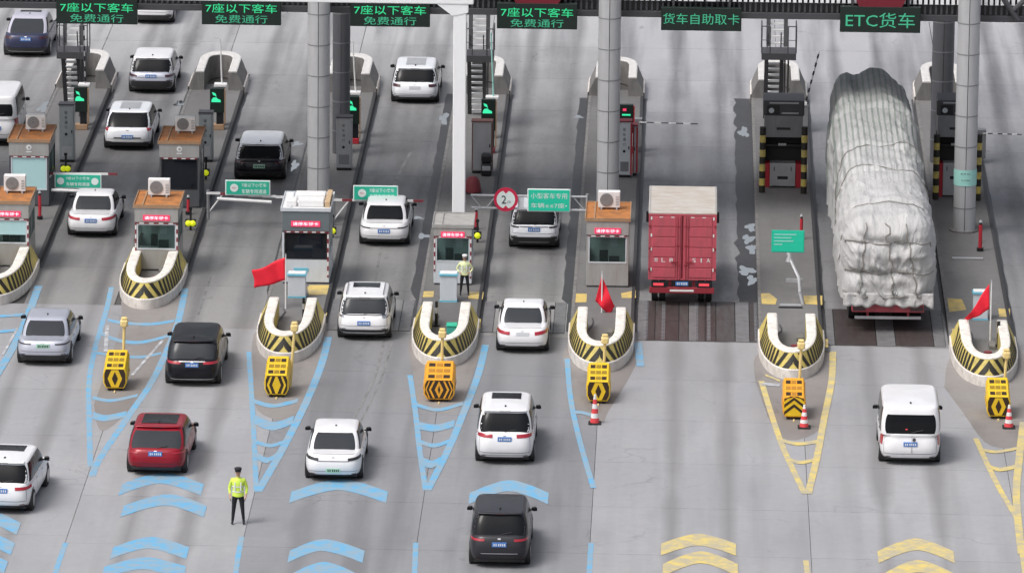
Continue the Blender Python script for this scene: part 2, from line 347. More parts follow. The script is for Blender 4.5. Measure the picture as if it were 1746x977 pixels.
# ================================================================== THE SETTING
ISL = {   # left edge, right edge, nose tip, far end of the platform
    'A': (-25.17, -23.00, -4.4, 33.0), 'B': (-19.82, -17.65, -4.6, 33.0), 'C': (-14.48, -12.31, -12.0, 33.0),
    'D': (-9.13, -6.96, -12.3, 33.0), 'E': (-3.75, -1.58, -12.7, 33.0), 'F': (2.78, 4.95, -13.2, 33.0), 'G': (9.35, 11.53, -13.7, 33.0)}
def IC(k): return (ISL[k][0]+ISL[k][1])/2
ystop = lambda X: -8.0-0.055*X
gr = MB(); gr.box(-700, 700, -500, 900, -1.0, -0.035); gr = tag(gr.build('plaza_ground', 'joint_dark'), kind='structure')
def slab(x0, x1, ya0, ya1, yb0, yb1, mt, g=0.012):
    cx = (x0+x1)/2; cy = (ya0+yb1)/2
    q = MB(); n = 0
    p = [(x0+g-cx, ya0+g-cy), (x1-g-cx, ya1+g-cy), (x1-g-cx, yb1-g-cy), (x0+g-cx, yb0-g-cy)]
    z0, z1 = -0.034, 0.0
    q.v = [(a, b, z0) for a, b in p]+[(a, b, z1) for a, b in p]; q.f = [(4, 5, 6, 7), (0, 1, 5, 4), (1, 2, 6, 5), (2, 3, 7, 6), (3, 0, 4, 7)]; q.m = [0]*5
    return q.build('paving_slab', mt, gr, fix=False, loc=(cx, cy, 0))
XJ = [-35, -29.6, -24.1, -18.73, -13.3, -7.95, -2.63, 4.15, 10.6, 17.3, 23.5]
for i in range(len(XJ)-1):                       # approach apron in front of the booths
    x0, x1 = XJ[i], XJ[i+1]; off = (-8.0 if x0 > -19 else -3.0)
    top0, top1 = (ystop(x0), ystop(x1)) if x0 > -19 else (-4.0, -4.0)
    n = 7; ye = -46.0
    for k in range(n):
        a0 = ye+(top0-ye)*k/n; a1 = ye+(top1-ye)*k/n; b0 = ye+(top0-ye)*(k+1)/n; b1 = ye+(top1-ye)*(k+1)/n
        slab(x0, x1, a0, a1, b0, b1, 'middle_apron' if -13.4 < x0 < -3 else 'front_concrete', 0.008)
names = list(ISL)
edges = [(-30.5, ISL['A'][0])]+[(ISL[a][1], ISL[b][0]) for a, b in zip(names, names[1:])]+[(ISL['G'][1], 15.6)]
for x0, x1 in ((-31.6, -30.5), (15.6, 16.7)): slab(x0, x1, -8, -8, 36, 36, 'truck_lane_concrete')
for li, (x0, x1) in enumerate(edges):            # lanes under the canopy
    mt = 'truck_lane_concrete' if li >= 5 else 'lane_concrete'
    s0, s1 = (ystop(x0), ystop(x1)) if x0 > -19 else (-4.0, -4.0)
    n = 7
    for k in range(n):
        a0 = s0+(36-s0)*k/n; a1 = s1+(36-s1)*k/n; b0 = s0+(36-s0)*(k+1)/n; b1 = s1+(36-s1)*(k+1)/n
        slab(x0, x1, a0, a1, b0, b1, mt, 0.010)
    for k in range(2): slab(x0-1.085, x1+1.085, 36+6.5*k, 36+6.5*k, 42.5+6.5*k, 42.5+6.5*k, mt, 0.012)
for x0, x1 in ((-44, -31.6), (16.7, 26)):
    for k in range(9): slab(x0, x1, -8+k*6.333, -8+k*6.333, -8+(k+1)*6.333, -8+(k+1)*6.333, 'truck_lane_concrete')
XF = [-44, -38.5, -33, -27.6, -22.2, -16.9, -11.5, -6.2, 0.6, 7.2, 13.6, 20, 26]
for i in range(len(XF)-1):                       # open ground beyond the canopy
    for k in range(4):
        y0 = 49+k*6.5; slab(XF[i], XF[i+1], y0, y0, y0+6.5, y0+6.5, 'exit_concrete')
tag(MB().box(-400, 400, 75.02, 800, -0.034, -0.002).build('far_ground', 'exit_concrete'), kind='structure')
tag(MB().box(-400, 400, -450, -46.02, -0.034, -0.002).build('near_ground', 'front_concrete'), kind='structure')
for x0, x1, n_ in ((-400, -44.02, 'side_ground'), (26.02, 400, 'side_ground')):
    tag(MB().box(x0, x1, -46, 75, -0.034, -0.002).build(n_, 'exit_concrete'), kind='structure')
tag(MB().box(-43.98, -35.02, -46, -8, -0.034, -0.002).build('side_ground', 'front_concrete'), kind='structure')
# pier zones: dirty patches of nose paving under the barriers
for k, (x0, x1, tip, far) in ISL.items():
    z = 0.2
    cx = (x0+x1)/2
    # platform: kerb ring and concrete top, with narrowed nose
    q = MB(); ys = tip+3.8
    out = [(x0, far), (x0, tip+5.0), (x0+0.52, tip+4.0), (x0+0.60, tip+1.3), (x1-0.60, tip+1.3), (x1-0.52, tip+4.0), (x1, tip+5.0), (x1, far)]
    n = len(out); q.v = [(a, b, -0.03) for a, b in out]+[(a, b, z) for a, b in out]
    q.f = [tuple(reversed(range(n, 2*n)))]+[(i, (i+1) % n, n+(i+1) % n, n+i) for i in range(n)]; q.m = [0]+[1]*n
    isl = tag(q.build('traffic_island', ['island_concrete', 'kerb_dark']), kind='structure')
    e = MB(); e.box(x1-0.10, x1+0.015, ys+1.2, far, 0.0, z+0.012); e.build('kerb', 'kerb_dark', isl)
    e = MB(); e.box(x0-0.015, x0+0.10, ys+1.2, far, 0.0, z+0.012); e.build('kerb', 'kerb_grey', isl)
    # dark strips along both kerbs, the left one a wet gutter
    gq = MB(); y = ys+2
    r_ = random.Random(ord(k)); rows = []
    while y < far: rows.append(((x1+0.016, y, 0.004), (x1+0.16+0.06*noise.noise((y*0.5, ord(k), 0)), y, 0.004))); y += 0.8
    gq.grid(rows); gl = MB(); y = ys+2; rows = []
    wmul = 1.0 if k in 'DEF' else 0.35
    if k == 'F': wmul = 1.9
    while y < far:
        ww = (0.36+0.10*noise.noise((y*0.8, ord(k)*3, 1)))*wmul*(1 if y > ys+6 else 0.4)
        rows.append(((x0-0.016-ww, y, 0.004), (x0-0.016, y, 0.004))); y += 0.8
    gq.grid(rows); tag(gq.build('gutter', 'gutter_dark', fix=False), kind='structure')

def strip(px_pts, wd, z=0.004):
    """ground ribbon along photograph points"""
    pts = [G(*p) for p in px_pts]; q = MB(); rows = []
    for i, p in enumerate(pts):
        a = pts[max(0, i-1)]; b = pts[min(len(pts)-1, i+1)]; d = (b-a).normalized(); nrm = Vector((-d.y, d.x, 0))
        ww = wd[i] if isinstance(wd, (list, tuple)) else wd
        rows.append((p+nrm*ww/2+Vector((0, 0, z)), p-nrm*ww/2+Vector((0, 0, z))))
    q.grid(rows); return q
def smooth(pts, n=5):
    out = []
    for i in range(len(pts)-1):
        p0 = pts[max(0, i-1)]; p1 = pts[i]; p2 = pts[i+1]; p3 = pts[min(len(pts)-1, i+2)]
        for k in range(n):
            t = k/n
            out.append(tuple(0.5*((2*p1[j])+(-p0[j]+p2[j])*t+(2*p0[j]-5*p1[j]+4*p2[j]-p3[j])*t*t+(-p0[j]+3*p1[j]-3*p2[j]+p3[j])*t**3) for j in (0, 1)))
    out.append(tuple(pts[-1])); return out
MZ = [0]
def hbar(pts, wd, mt, z=0.006):
    pts = smooth(pts, 6); q = MB(); MZ[0] += 1; z += 0.00035*(MZ[0] % 40)
    q.grid([(G(*p)+Vector((0, wd/2, z)), G(*p)+Vector((0, -wd/2, z))) for p in pts])
    tag(q.build('lane_marking', mt, fix=False), kind='structure')
def mark(pts, wd, mt, z=0.004, sm=True):
    wd *= 0.75
    MZ[0] += 1; z += 0.00035*(MZ[0] % 40)
    tag(strip(smooth(pts) if sm else pts, wd, z).build('lane_marking', mt, fix=False), kind='structure')
# nose patches of browner paving (slightly under the paint)
for pts in ([(160, 690), (205, 560), (215, 500), (310, 505), (290, 570), (235, 680), (175, 735)],
            [(432, 640), (440, 560), (552, 560), (545, 620), (500, 710), (440, 700)],
            [(705, 640), (705, 570), (818, 575), (812, 620), (775, 700), (715, 690)],
            [(968, 650), (968, 590), (1085, 590), (1080, 630), (1038, 700), (1025, 720), (985, 700)],
            [(1288, 650), (1297, 600), (1418, 600), (1416, 650), (1400, 730), (1330, 745)],
            [(1610, 660), (1630, 600), (1744, 600), (1760, 740), (1690, 760), (1640, 700)]):
    q = MB(); q.poly([G(*p)+Vector((0, 0, 0.002)) for p in smooth(pts+[pts[0]], 5)[:-1]])
    tag(q.build('nose_paving', 'nose_concrete', fix=False), kind='structure')
BL, YL = 'blue_paint', 'yellow_paint'
W1 = 0.26
mark([(190, 490), (181, 530), (163, 590), (152, 650), (152, 720), (154, 795)], 0.24, BL)
mark([(316, 492), (300, 560), (262, 645), (222, 705), (170, 782), (157, 812)], 0.30, BL)
for pts, w_ in (([(183, 545), (205, 550), (255, 553), (297, 547)], 0.7), ([(172, 568), (200, 580), (240, 584), (290, 572)], 0.8), ([(160, 601), (190, 606), (240, 609), (275, 602)], 0.6), ([(158, 678), (190, 683), (235, 674)], 0.7), ([(158, 708), (180, 713), (215, 706)], 1.4)):
    hbar(pts, w_*0.58, BL)
mark([(183, 555), (180, 600)], 0.18, 'white_paint_worn', 0.008); mark([(278, 580), (225, 640)], 0.14, 'white_paint_worn', 0.008)
mark([(424, 600), (430, 690), (434, 770), (437, 838)], 0.22, BL)
mark([(560, 575), (547, 625), (520, 690), (482, 765), (440, 838)], 0.34, BL)
for pts, w_ in (([(430, 683), (465, 692), (508, 683)], 0.9), ([(432, 714), (465, 727), (500, 716)], 1.9), ([(433, 752), (460, 760), (488, 752)], 0.8), ([(435, 775), (455, 785), (472, 775)], 1.2)): hbar(pts, w_*0.58, BL)
mark([(699, 640), (708, 700), (716, 770), (726, 836)], 0.24, BL)
mark([(828, 588), (815, 640), (792, 700), (765, 765), (729, 836)], 0.32, BL)
for pts, w_ in (([(705, 688), (745, 699), (790, 688)], 0.8), ([(708, 724), (742, 730), (775, 722)], 1.6), ([(712, 752), (740, 760), (766, 752)], 0.9), ([(718, 785), (735, 792), (750, 785)], 1.6)): hbar(pts, w_*0.58, BL)
mark([(967, 612), (973, 680), (988, 750), (1012, 832)], 0.24, BL)
hbar([(978, 703), (993, 704), (1008, 708)], 0.4, BL); mark([(1088, 585), (1092, 625)], 0.35, BL)
mark([(66, 488), (45, 545), (18, 600), (-15, 655)], 0.36, BL)
for pts, w_ in (([(-20, 541), (40, 537)], 0.7), ([(-20, 568), (30, 563)], 0.7)): hbar(pts, w_*0.58, BL)
mark([(5, 605), (30, 560)], 0.12, 'white_paint_worn', 0.008)
# yellow hatching of the lorry lanes
mark([(1298, 650), (1318, 715), (1338, 770), (1372, 842)], [0.1]*1+[0.26]*15, YL) if False else mark([(1298, 650), (1318, 715), (1338, 770), (1372, 842)], 0.26, YL)
mark([(1420, 600), (1418, 650), (1405, 715), (1393, 780), (1378, 842)], 0.30, YL)
for pts, w_ in (([(1330, 750), (1360, 757), (1400, 752)], 0.75), ([(1340, 781), (1365, 789), (1394, 782)], 0.7), ([(1305, 640), (1330, 650)], 0.4)): hbar(pts, w_*0.58, YL)
mark([(1300, 655), (1330, 657)], 0.5, 'white_paint_worn', 0.008)
mark([(1664, 748), (1685, 795), (1708, 840), (1735, 885)], 0.24, YL)
mark([(1745, 720), (1738, 780), (1733, 850), (1742, 945)], 0.32, YL)
for pts, w_ in (([(1668, 765), (1700, 771), (1745, 762)], 0.6), ([(1685, 795), (1705, 801), (1735, 795)], 0.8)): hbar(pts, w_*0.58, YL)
mark([(1735, 885), (1746, 960), (1752, 1000)], 0.26, YL)
# lane lines and slow-down chevrons near the bottom of the view
for pts, mt_ in (([(112, 925), (98, 965), (92, 995)], BL), ([(412, 915), (404, 960), (400, 1000)], BL), ([(709, 925), (706, 1000)], BL), ([(1008, 925), (1003, 1000)], BL), ([(1374, 955), (1380, 1000)], YL)):
    mark(pts, 0.22, mt_)
def chev(x0, xm, x1, ya, yb, mt_, w_=1.35): hbar([(x0, yb), ((x0+xm)/2, ya+(yb-ya)*0.36), (xm, ya), ((xm+x1)/2, ya+(yb-ya)*0.36), (x1, yb)], w_, mt_)
chev(190, 255, 320, 925, 943, BL); chev(175, 245, 315, 960, 976, BL); chev(492, 550, 620, 929, 949, BL); chev(492, 550, 610, 968, 990, BL)
chev(205, 275, 345, 815, 835, BL); chev(495, 578, 660, 826, 848, BL); chev(800, 868, 935, 828, 850, BL); chev(208, 285, 350, 852, 872, BL)
chev(-60, -20, 55, 800, 832, BL); chev(-90, -30, 45, 832, 862, BL); chev(-80, -35, 32, 876, 902, BL); chev(-80, -45, 22, 912, 936, BL); chev(-80, -50, 10, 945, 968, BL)
chev(1127, 1190, 1255, 920, 937, YL); chev(1130, 1195, 1258, 950, 972, YL); chev(1497, 1562, 1627, 928, 950, YL); chev(1505, 1565, 1632, 965, 990, YL)
# worn ochre patches on the islands beside the barrier ends
def patch(pts, mt_='ochre_paint', z=0.205, nm='paint_patch'):
    q = MB(); q.poly([G(p[0], p[1], z) for p in pts]); tag(q.build(nm, mt_, fix=False), kind='structure')
for pts in ([(524, 490), (528, 486), (566, 486), (562, 502), (527, 503)], [(541, 535), (558, 533), (553, 550), (546, 553)],
            [(717, 497), (740, 496), (739, 506), (716, 507)], [(800, 498), (825, 498), (823, 510), (798, 509)], [(806, 544), (820, 544), (819, 560), (808, 560)], [(712, 540), (718, 540), (715, 556), (711, 556)],
            [(977, 500), (1001, 501), (1000, 515), (975, 516)], [(1059, 500), (1084, 495), (1084, 508), (1060, 508)], [(1073, 550), (1082, 550), (1080, 566), (1072, 566)],
            [(1297, 500), (1312, 500), (1325, 510), (1322, 519), (1299, 518)], [(1370, 504), (1402, 504), (1402, 520), (1372, 518)], [(1402, 578), (1412, 578), (1412, 592), (1404, 592)],
            [(1613, 508), (1640, 510), (1648, 528), (1618, 532)], [(1622, 560), (1638, 562), (1636, 585), (1624, 586)], [(1702, 526), (1722, 526), (1722, 540), (1704, 540)]):
    patch(pts)
# puddles along the kerbs, mirrors of the sky
def puddle(cx, cy, rx, ry, seed, z=0.008, lobes=3):
    q = MB(); c = G(cx, cy); s_ = SC(c.y); r_ = random.Random(seed); ph = [r_.random()*6.28 for _ in range(5)]
    pts = []
    for i in range(40):
        t = 2*math.pi*i/40; k = 1+0.28*math.sin(lobes*t+ph[0])+0.16*math.sin(5*t+ph[1])+0.08*math.sin(9*t+ph[2])
        pts.append((c.x+rx/s_*k*math.cos(t), c.y+ry/(s_*0.2334)*k*math.sin(t), z))
    q.poly(pts); tag(q.build('puddle', 'puddle', fix=False), kind='structure')
for i, a in enumerate(((1280, 388, 8, 7), (1276, 408, 10, 7), (1282, 425, 8, 8), (1273, 462, 14, 7), (1282, 478, 8, 8), (1268, 226, 8, 9), (757, 203, 7, 11), (507, 246, 8, 4), (502, 283, 6, 9), (306, 177, 8, 5), (74, 184, 8, 10), (986, 200, 7, 3), (712, 372, 9, 2.5), (722, 403, 10, 4))):
    puddle(*a, i)

paint_mat('rubber_mark', (0.10, 0.10, 0.105), (0.22, 0.22, 0.22), 1.0, 1.3, 0.46)
for pts, w_ in (([(655, 580), (640, 640), (610, 700), (585, 740)], 0.10), ([(668, 585), (652, 640), (622, 705), (600, 745)], 0.07), ([(360, 470), (330, 560), (300, 640)], 0.08),
                 ([(700, 260), (668, 330), (640, 480)], 0.10)):
    tag(strip(smooth(pts), w_, 0.003).build('tyre_mark', 'rubber_mark', fix=False), kind='structure')
# ------------------------------------------------------------------ weighbridge plates in the lorry lanes, slab strips in the car lanes
def plates(x0, x1, ya, yb, cuts, label):
    """pit with lengthwise steel plates between two ground lines"""
    w_ = tag(MB().box(x0, x1, ya, yb, -0.03, 0.003).build('weighbridge', 'floor_dark'), kind='structure')
    W_ = x1-x0
    for a, b, mt_ in cuts:
        for k in range(2):
            y0 = ya+(yb-ya)*k/2; y1 = ya+(yb-ya)*(k+1)/2
            MB().box(x0+a*W_+0.015, x0+b*W_-0.015, y0+0.02, y1-0.02, 0.0031, 0.022).build('steel_plate', mt_, w_, bevel=0.005, seg=1)
    return w_
wb = plates(-1.45, 2.70, -8.0, -2.2, [(0.0, .08, 'plate_pale'), (.08, .15, 'plate_brown'), (.15, .22, 'plate_steel'), (.22, .35, 'plate_brown'), (.35, .43, 'plate_steel'), (.43, .50, 'plate_pale'), (.50, .57, 'plate_steel'), (.57, .66, 'plate_brown'), (.66, .82, 'plate_steel'), (.82, .94, 'plate_pale'), (.94, 1, 'plate_brown')], '')
g = MB()
for k in range(28):
    y = -7.9+k*0.2
    for xx in (-1.2, -0.6, 0.55, 0.98, 2.62): g.box(xx, xx+0.12, y, y+0.10, 0.0225, 0.032)
tag(g.build('grip_stud', 'steel_mid', wb), kind='stuff')
plates(5.10, 9.20, -8.25, -3.0, [(0, .07, 'plate_pale'), (.07, .42, 'plate_brown'), (.42, .58, 'plate_pale'), (.58, .90, 'plate_brown'), (.90, 1, 'plate_pale')], '')
for x0, x1 in ((-12.2, -9.3), (-6.85, -3.95)):
    w_ = tag(MB().box(x0, x1, -7.2, -2.6, -0.03, 0.003).build('sensor_strip', 'floor_dark'), kind='structure')
    for a, b, mt_ in ((0, .14, 'plate_pale'), (.14, .5, 'plate_steel'), (.5, .86, 'plate_steel'), (.86, 1, 'plate_pale')):
        MB().box(x0+a*(x1-x0)+.012, x0+b*(x1-x0)-.012, -7.15, -2.65, 0.0031, 0.015).build('cover_plate', 'lane_concrete' if mt_ == 'plate_steel' else mt_, w_)

# ================================================================== CANOPY, COLUMNS
FY = 9.5
cz0 = P(1300, 33, FY).z
can = thing('toll_canopy', 'long dark toll plaza canopy edge with ribbed louvre band along the top of the view', 'canopy', (0, 0, 0))
XL, XR = -46, 30
box('beam', 'steel_dark', can, XL, XR, FY, FY+0.5, cz0, cz0+0.24, 0.02)
box('backing_panel', 'panel_black', can, XL, XR, FY+0.12, FY+0.3, cz0+0.24, cz0+3.0)
box('roof', 'steel_mid', can, XL, XR, FY+0.5, FY+5.5, cz0+0.3, cz0+2.0)
lv = MB(); x = XL
while x < XR: lv.box(x, x+0.075, FY+0.02, FY+0.12, cz0+0.26, cz0+0.62); x += 0.20
tag(lv.build('louvre_slat', 'steel_dark', can), kind='stuff')
lv = MB(); x = XL
while x < XR: lv.box(x, x+0.12, FY-0.06, FY+0.10, cz0+0.64, cz0+1.6); x += 0.20
tag(lv.build('upper_louvre_slat', 'white_paint', can), kind='stuff')
box('ledge', 'steel_dark', can, XL, XR, FY-0.03, FY+0.12, cz0+0.615, cz0+0.638)
# diagonal roof braces at the right end
br = MB(); br.tube([P(1705, -10, FY-0.3), P(1736, 35, FY-0.3)], 0.10, 8); br.tube([P(1760, -10, FY-0.3), P(1728, 18, FY-0.3)], 0.10, 8)
br.build('brace', 'steel_dark', can)
def column(pxt, label, dark=False, Y=8.75, r=0.41, px_y=330):
    X = P(pxt, px_y, Y).x
    t = thing('clad_column' if not dark else 'shaded_column', label, 'column', (X, Y, 0.2), 0, 'canopy support columns')
    H = cz0+1.4
    mt_ = 'column_shaded' if dark else 'column_clad'  # back columns have the canopy shade painted into their cladding colour
    zz = [0.0, 0.9]+[0.9+1.15*k for k in range(1, 9)]; zz = [z for z in zz if z < H]+[H]
    for a, b in zip(zz, zz[1:]):
        q = MB()
        for h in range(2):                       # two half shells per tier, seam at the front
            rows = []
            for zc in (a+0.012, b-0.012):
                rows.append([(r*math.sin(t_), -r*math.cos(t_), zc) for t_ in [(0.03+h*math.pi)+(math.pi-0.06)*i/14 for i in range(15)]])
            q.grid(rows)
        q.build('cladding_panel', mt_, t, smooth=True, fix=False)
    MB().cyl((0, 0, 0), (0, 0, H), r-0.02, n=24).build('core', 'steel_dark', t, smooth=False)
    if not dark: MB().cyl((0, 0, 0), (0, 0, 0.06), r+0.12, n=24).build('base_plate', 'kerb_grey', t)
    for z in zz[1:-1]: MB().cyl((0, 0, z-0.02), (0, 0, z+0.02), r+0.008, n=28).build('seam_ring', 'steel_mid', t)
    return t
column(543, 'pale round clad column rising just behind the white toll booth')
column(1036, 'pale round clad column rising behind the booth with a red flag in front')
gc = column(1645, 'pale round clad column at the right with an aqua notice wrapped round its foot')
q = MB(); rows = []
for z in (1.75, 2.35): rows.append([(0.425*math.sin(t_), -0.425*math.cos(t_), z) for t_ in [-1.5+3*i/20 for i in range(21)]])
q.grid(rows); wrap = q.build('notice_wrap', 'aqua_wrap', gc, smooth=True, fix=False)
text('notice_lettering', 'ETC', 'panel_black', wrap, 0.36, 0.06, 0.0, -0.436, 2.22); text('notice_lettering', '货车通道', 'panel_black', wrap, 0.34, 0.05, 0.0, -0.436, 1.98)
column(582, 'shade-darkened round column behind and right of the pale column in the white booth lane', True, 20.5, 0.34, 150)
column(1608, 'shade-darkened round column behind the card machine at the right end', True, 20.5, 0.42, 100)

# white portal: beam along the top left and one white post
pt = thing('overhead_gantry', 'white steel gantry post and top beam standing behind the small red edged booth', 'gantry', (0, 0, 0))
PYY = 3.2; a = P(772.5, 200, PYY); b = P(796, 200, PYY); pw = b.x-a.x-0.03; pxc = P(783, 200, PYY).x
zb = P(785, 8, PYY).z
box('post', 'white_paint', pt, pxc-pw/2, pxc+pw/2, PYY, PYY+0.45, 0.2, zb, 0.03)
box('beam', 'white_paint', pt, pxc-24, pxc+pw/2+0.25, PYY-0.05, PYY+0.5, zb+0.001, zb+0.7, 0.03)
MB().prism([(pxc-pw/2-0.6, zb-0.001), (pxc+pw/2+0.06, zb-0.001), (pxc+pw/2+0.06, zb-0.30), (pxc-pw/2-0.04, zb-0.42)], PYY-0.02, PYY+0.47).build('bracket', 'white_paint', pt)

# ------------------------------------------------------------------ LED boards under the canopy
def board(x0, x1, ybot, lines, label, mt_=('led_green', 'led_green_dim'), tall=1.0, disc=None):
    Yb = FY-0.45; a = P(x0, ybot, Yb); b = P(x1, ybot+(x1-x0)*0.011, Yb); w_ = b.x-a.x; cx = (a.x+b.x)/2; z0 = (a.z+b.z)/2
    t = thing('led_sign', label, 'led sign', (cx, Yb, z0), 0, 'green lettered lane boards hanging from the canopy')
    box('housing', 'led_board', t, -w_/2, w_/2, 0, 0.25, 0, tall, 0.015)
    for s_ in (-1, 1): box('hanger', 'steel_dark', t, s_*w_*0.35-0.04, s_*w_*0.35+0.04, 0.26, 0.44, 0.3, tall+0.3)
    for i, (body, wf, h, cz) in enumerate(lines):
        text('lettering', body, mt_[i], t, w_*wf, h, 0, -0.012, cz)
    if disc:
        MB().cyl((disc[0]-cx if False else 0, 0.02, tall+0.55), (0, 0.20, tall+0.55), 0.95, n=32).build('round_lamp', 'red_disc', t)
    return t
L2 = [('7座以下客车', 0.90, 0.34, 0.62), ('免费通行', 0.66, 0.30, 0.22)]
board(96, 234, 41, L2, 'green two line free passage board, leftmost, above the dark car', tall=0.95)
board(344, 479, 42.5, L2, 'green two line free passage board, second from the left, over the raised pole', tall=0.95)
board(597, 733, 45.5, L2, 'green two line free passage board just right of the grey columns', tall=0.95)
board(847, 984, 49.5, L2, 'green two line free passage board right of the white post, under a red disc', tall=0.95, disc=(916,))
board(1127, 1264, 52.5, [('货车自助取卡', 0.95, 0.40, 0.44)], 'single line green board with six characters, second from the right', ('led_green_dim',), tall=0.85)
board(1432, 1569, 55.5, [('ETC货车', 0.86, 0.56, 0.46)], 'large lettered green ETC board above the tarpaulin lorry, under a red disc', ('led_green_dim',), tall=0.95, disc=(1487,))
# foot of the white glyphs over the fifth board
gly = MB(); cc = P(1190, 0, FY-0.3)
for dx, w_, s_ in ((-0.5, 0.12, 0.1), (-0.3, 0.14, -0.12), (0.0, 0.2, 0.0), (0.35, 0.3, 0.12)): gly.prism([(cc.x+dx, cc.z-0.06), (cc.x+dx+w_, cc.z-0.06), (cc.x+dx+w_+s_, cc.z+0.5), (cc.x+dx+s_, cc.z+0.5)], FY-0.3, FY-0.2)
o = gly.build('canopy_lettering', 'white_paint', can)
o['kind'] = 'stuff'
# ================================================================== CRASH BARRIERS (U-shaped, striped)
def ucurve(h, ytip, yend, nl, n=48, e=2.2):
    """from right arm end round the nose to the left arm end; y from the tip; nl = length of the rounded nose"""
    yc = ytip+nl; pts = []
    for k in range(4): pts.append((h, yend+(yc-yend)*k/4))
    for i in range(n+1):
        t = math.pi*i/n; c, s_ = math.cos(t), math.sin(t)
        pts.append((h*math.copysign(abs(c)**(2/e), c), yc-(yc-ytip)*abs(s_)**(2/e)))
    for k in range(1, 5): pts.append((-h, yc+(yend-yc)*k/4))
    return pts
def barrier(k, label, ln=5.7, flip=False, H=0.93, chev=True):
    x0, x1, tip, far = ISL[k]
    base = (IC(k), tip, 0.0) if not flip else (IC(k), far+3.2, 0.0)
    t = thing('crash_barrier', label, 'crash barrier', base, math.pi if flip else 0, 'rounded crash barriers at the ends of the islands')
    f_ = 1.0 if not flip else 0.5
    C_ = [ucurve(1.14, 0.0, ln, 4.3*f_), ucurve(1.09, 0.05, ln, 4.2*f_), ucurve(0.83, 0.28, ln, 3.1*f_), ucurve(0.79, 0.32, ln, 3.0*f_), ucurve(0.53, 0.86, ln, 1.9*f_), ucurve(0.49, 0.92, ln, 1.8*f_)]
    def ring(q, specs, mi=0, smooth=True):
        rows = [[(p[0], p[1], z) for p in C_[i]] for i, z in specs]; q.grid(rows, mi)
        return rows
    q = MB(); rows = ring(q, [(0, 0.0), (0, 0.34), (1, 0.37)]); q.build('foot_kerb', 'kerb_white', t, smooth=False, fix=False)
    q = MB(); rows = ring(q, [(1, 0.372), (2, H-0.05)])
    # closed inner side and arm ends
    q.grid([[(p[0], p[1], z) for p in C_[5]] for z in (0.0, H-0.05)])
    for s_ in (0, -1):
        q.poly([(C_[0][s_][0], ln, 0), (C_[1][s_][0], ln, 0.37), (C_[2][s_][0], ln, H-0.05), (C_[5][s_][0], ln, H-0.05), (C_[5][s_][0], ln, 0)])
    body = q.build('wall', 'kerb_grey' if flip else 'stripe_yellow', t, smooth=False, fix=False)
    q = MB(); q.grid([[(p[0], p[1], z) for p in C_[i]] for i, z in ((2, H-0.06), (2, H-0.02), (3, H), (4, H), (5, H-0.02), (5, H-0.06))])
    for s_ in (0, -1): q.poly([(C_[2][s_][0], ln, H-0.06), (C_[2][s_][0], ln, H-0.02), (C_[3][s_][0], ln, H), (C_[4][s_][0], ln, H), (C_[5][s_][0], ln, H-0.02), (C_[5][s_][0], ln, H-0.06)])
    q.build('cap', 'rim_pale' if flip else 'cream_paint', t, smooth=False, fix=False)
    if not flip:
        # black stripes laid 6 mm proud on the sloping face
        def arc(c):
            i0 = len(c)//2; S_ = [0]*len(c)
            for i in range(i0+1, len(c)): S_[i] = S_[i-1]+math.dist(c[i], c[i-1])
            for i in range(i0-1, -1, -1): S_[i] = S_[i+1]-math.dist(c[i], c[i+1])
            return S_
        Sb = arc(C_[1])
        def face(s_, v):
            s_ = max(Sb[0], min(Sb[-1], s_))
            for i in range(len(Sb)-1):
                if Sb[i] <= s_ <= Sb[i+1]: break
            f = (s_-Sb[i])/max(1e-6, Sb[i+1]-Sb[i])
            a = [C_[1][i][j]+(C_[1][i+1][j]-C_[1][i][j])*f for j in (0, 1)]; b = [C_[2][i][j]+(C_[2][i+1][j]-C_[2][i][j])*f for j in (0, 1)]
            tx, ty = C_[1][i+1][0]-C_[1][i][0], C_[1][i+1][1]-C_[1][i][1]; d = math.hypot(tx, ty) or 1
            v = 0.02+0.96*v
            return (a[0]+(b[0]-a[0])*v-ty/d*0.014, a[1]+(b[1]-a[1])*v+tx/d*0.014, 0.372+(H-0.05-0.372)*v)
        lo = 0.0; Smax = Sb[-1]
        for sg in (1, -1):
            st_ = [(0.02, 0.27, 0.42), (0.48, 0.70, 0.42)] if True else []
            s0 = 0.92
            while s0 < Smax: st_.append((s0, min(Smax, s0+0.165+0.03*s0), 0.25-0.37*(s0-0.5))); s0 += 0.37+0.07*s0
            for a, b, sh in st_:
                q = MB(); rows = []
                for v in [i/6 for i in range(7)]:
                    off = sh*(1-v)            # stripe leans: its foot lies further from the nose line
                    sa, sb = a+off-0.28*(1 if a < 0.8 else 0.35), b+off-0.28*(1 if a < 0.8 else 0.35)
                    sa = max(0.0, sa); sb = max(0.0, sb)
                    rows.append([face(sg*(sa+(sb-sa)*u/3), v) for u in range(4)])
                q.grid(rows); q.build('stripe', 'stripe_black', body, fix=False)
        rr_ = random.Random(ord(k)+5)
        box('cover_plate', 'rust_rim', t, -0.30, -0.05, 2.9, 3.5, 0.2, 0.235); MB().cyl((0.12, 3.9, 0.2), (0.12, 3.9, 0.25), 0.14, n=14).build('drain_cover', 'red_dull', t)
        hp = [(-0.42+0.1*math.sin(i*0.9+rr_.random()), ln+1.2-i*0.45, 0.225) for i in range(9)]; MB().tube(hp, 0.022, 6).build('cable', 'steel_dark', t)
        box('kerb_block', 'kerb_grey', t, 0.18, 0.40, 4.3+rr_.random()*0.5, 5.1, 0.2, 0.34, 0.02)
    return t
barrier('A', 'leftmost striped U-shaped crash barrier, cut by the left edge of the view')
barrier('B', 'striped U-shaped crash barrier in front of the rust-roofed booth, behind a yellow crash cushion', 5.6)
barrier('C', 'striped U-shaped crash barrier below the white booth and the large red flag')
barrier('D', 'striped U-shaped crash barrier with a teal box inside, below the officer by the booth')
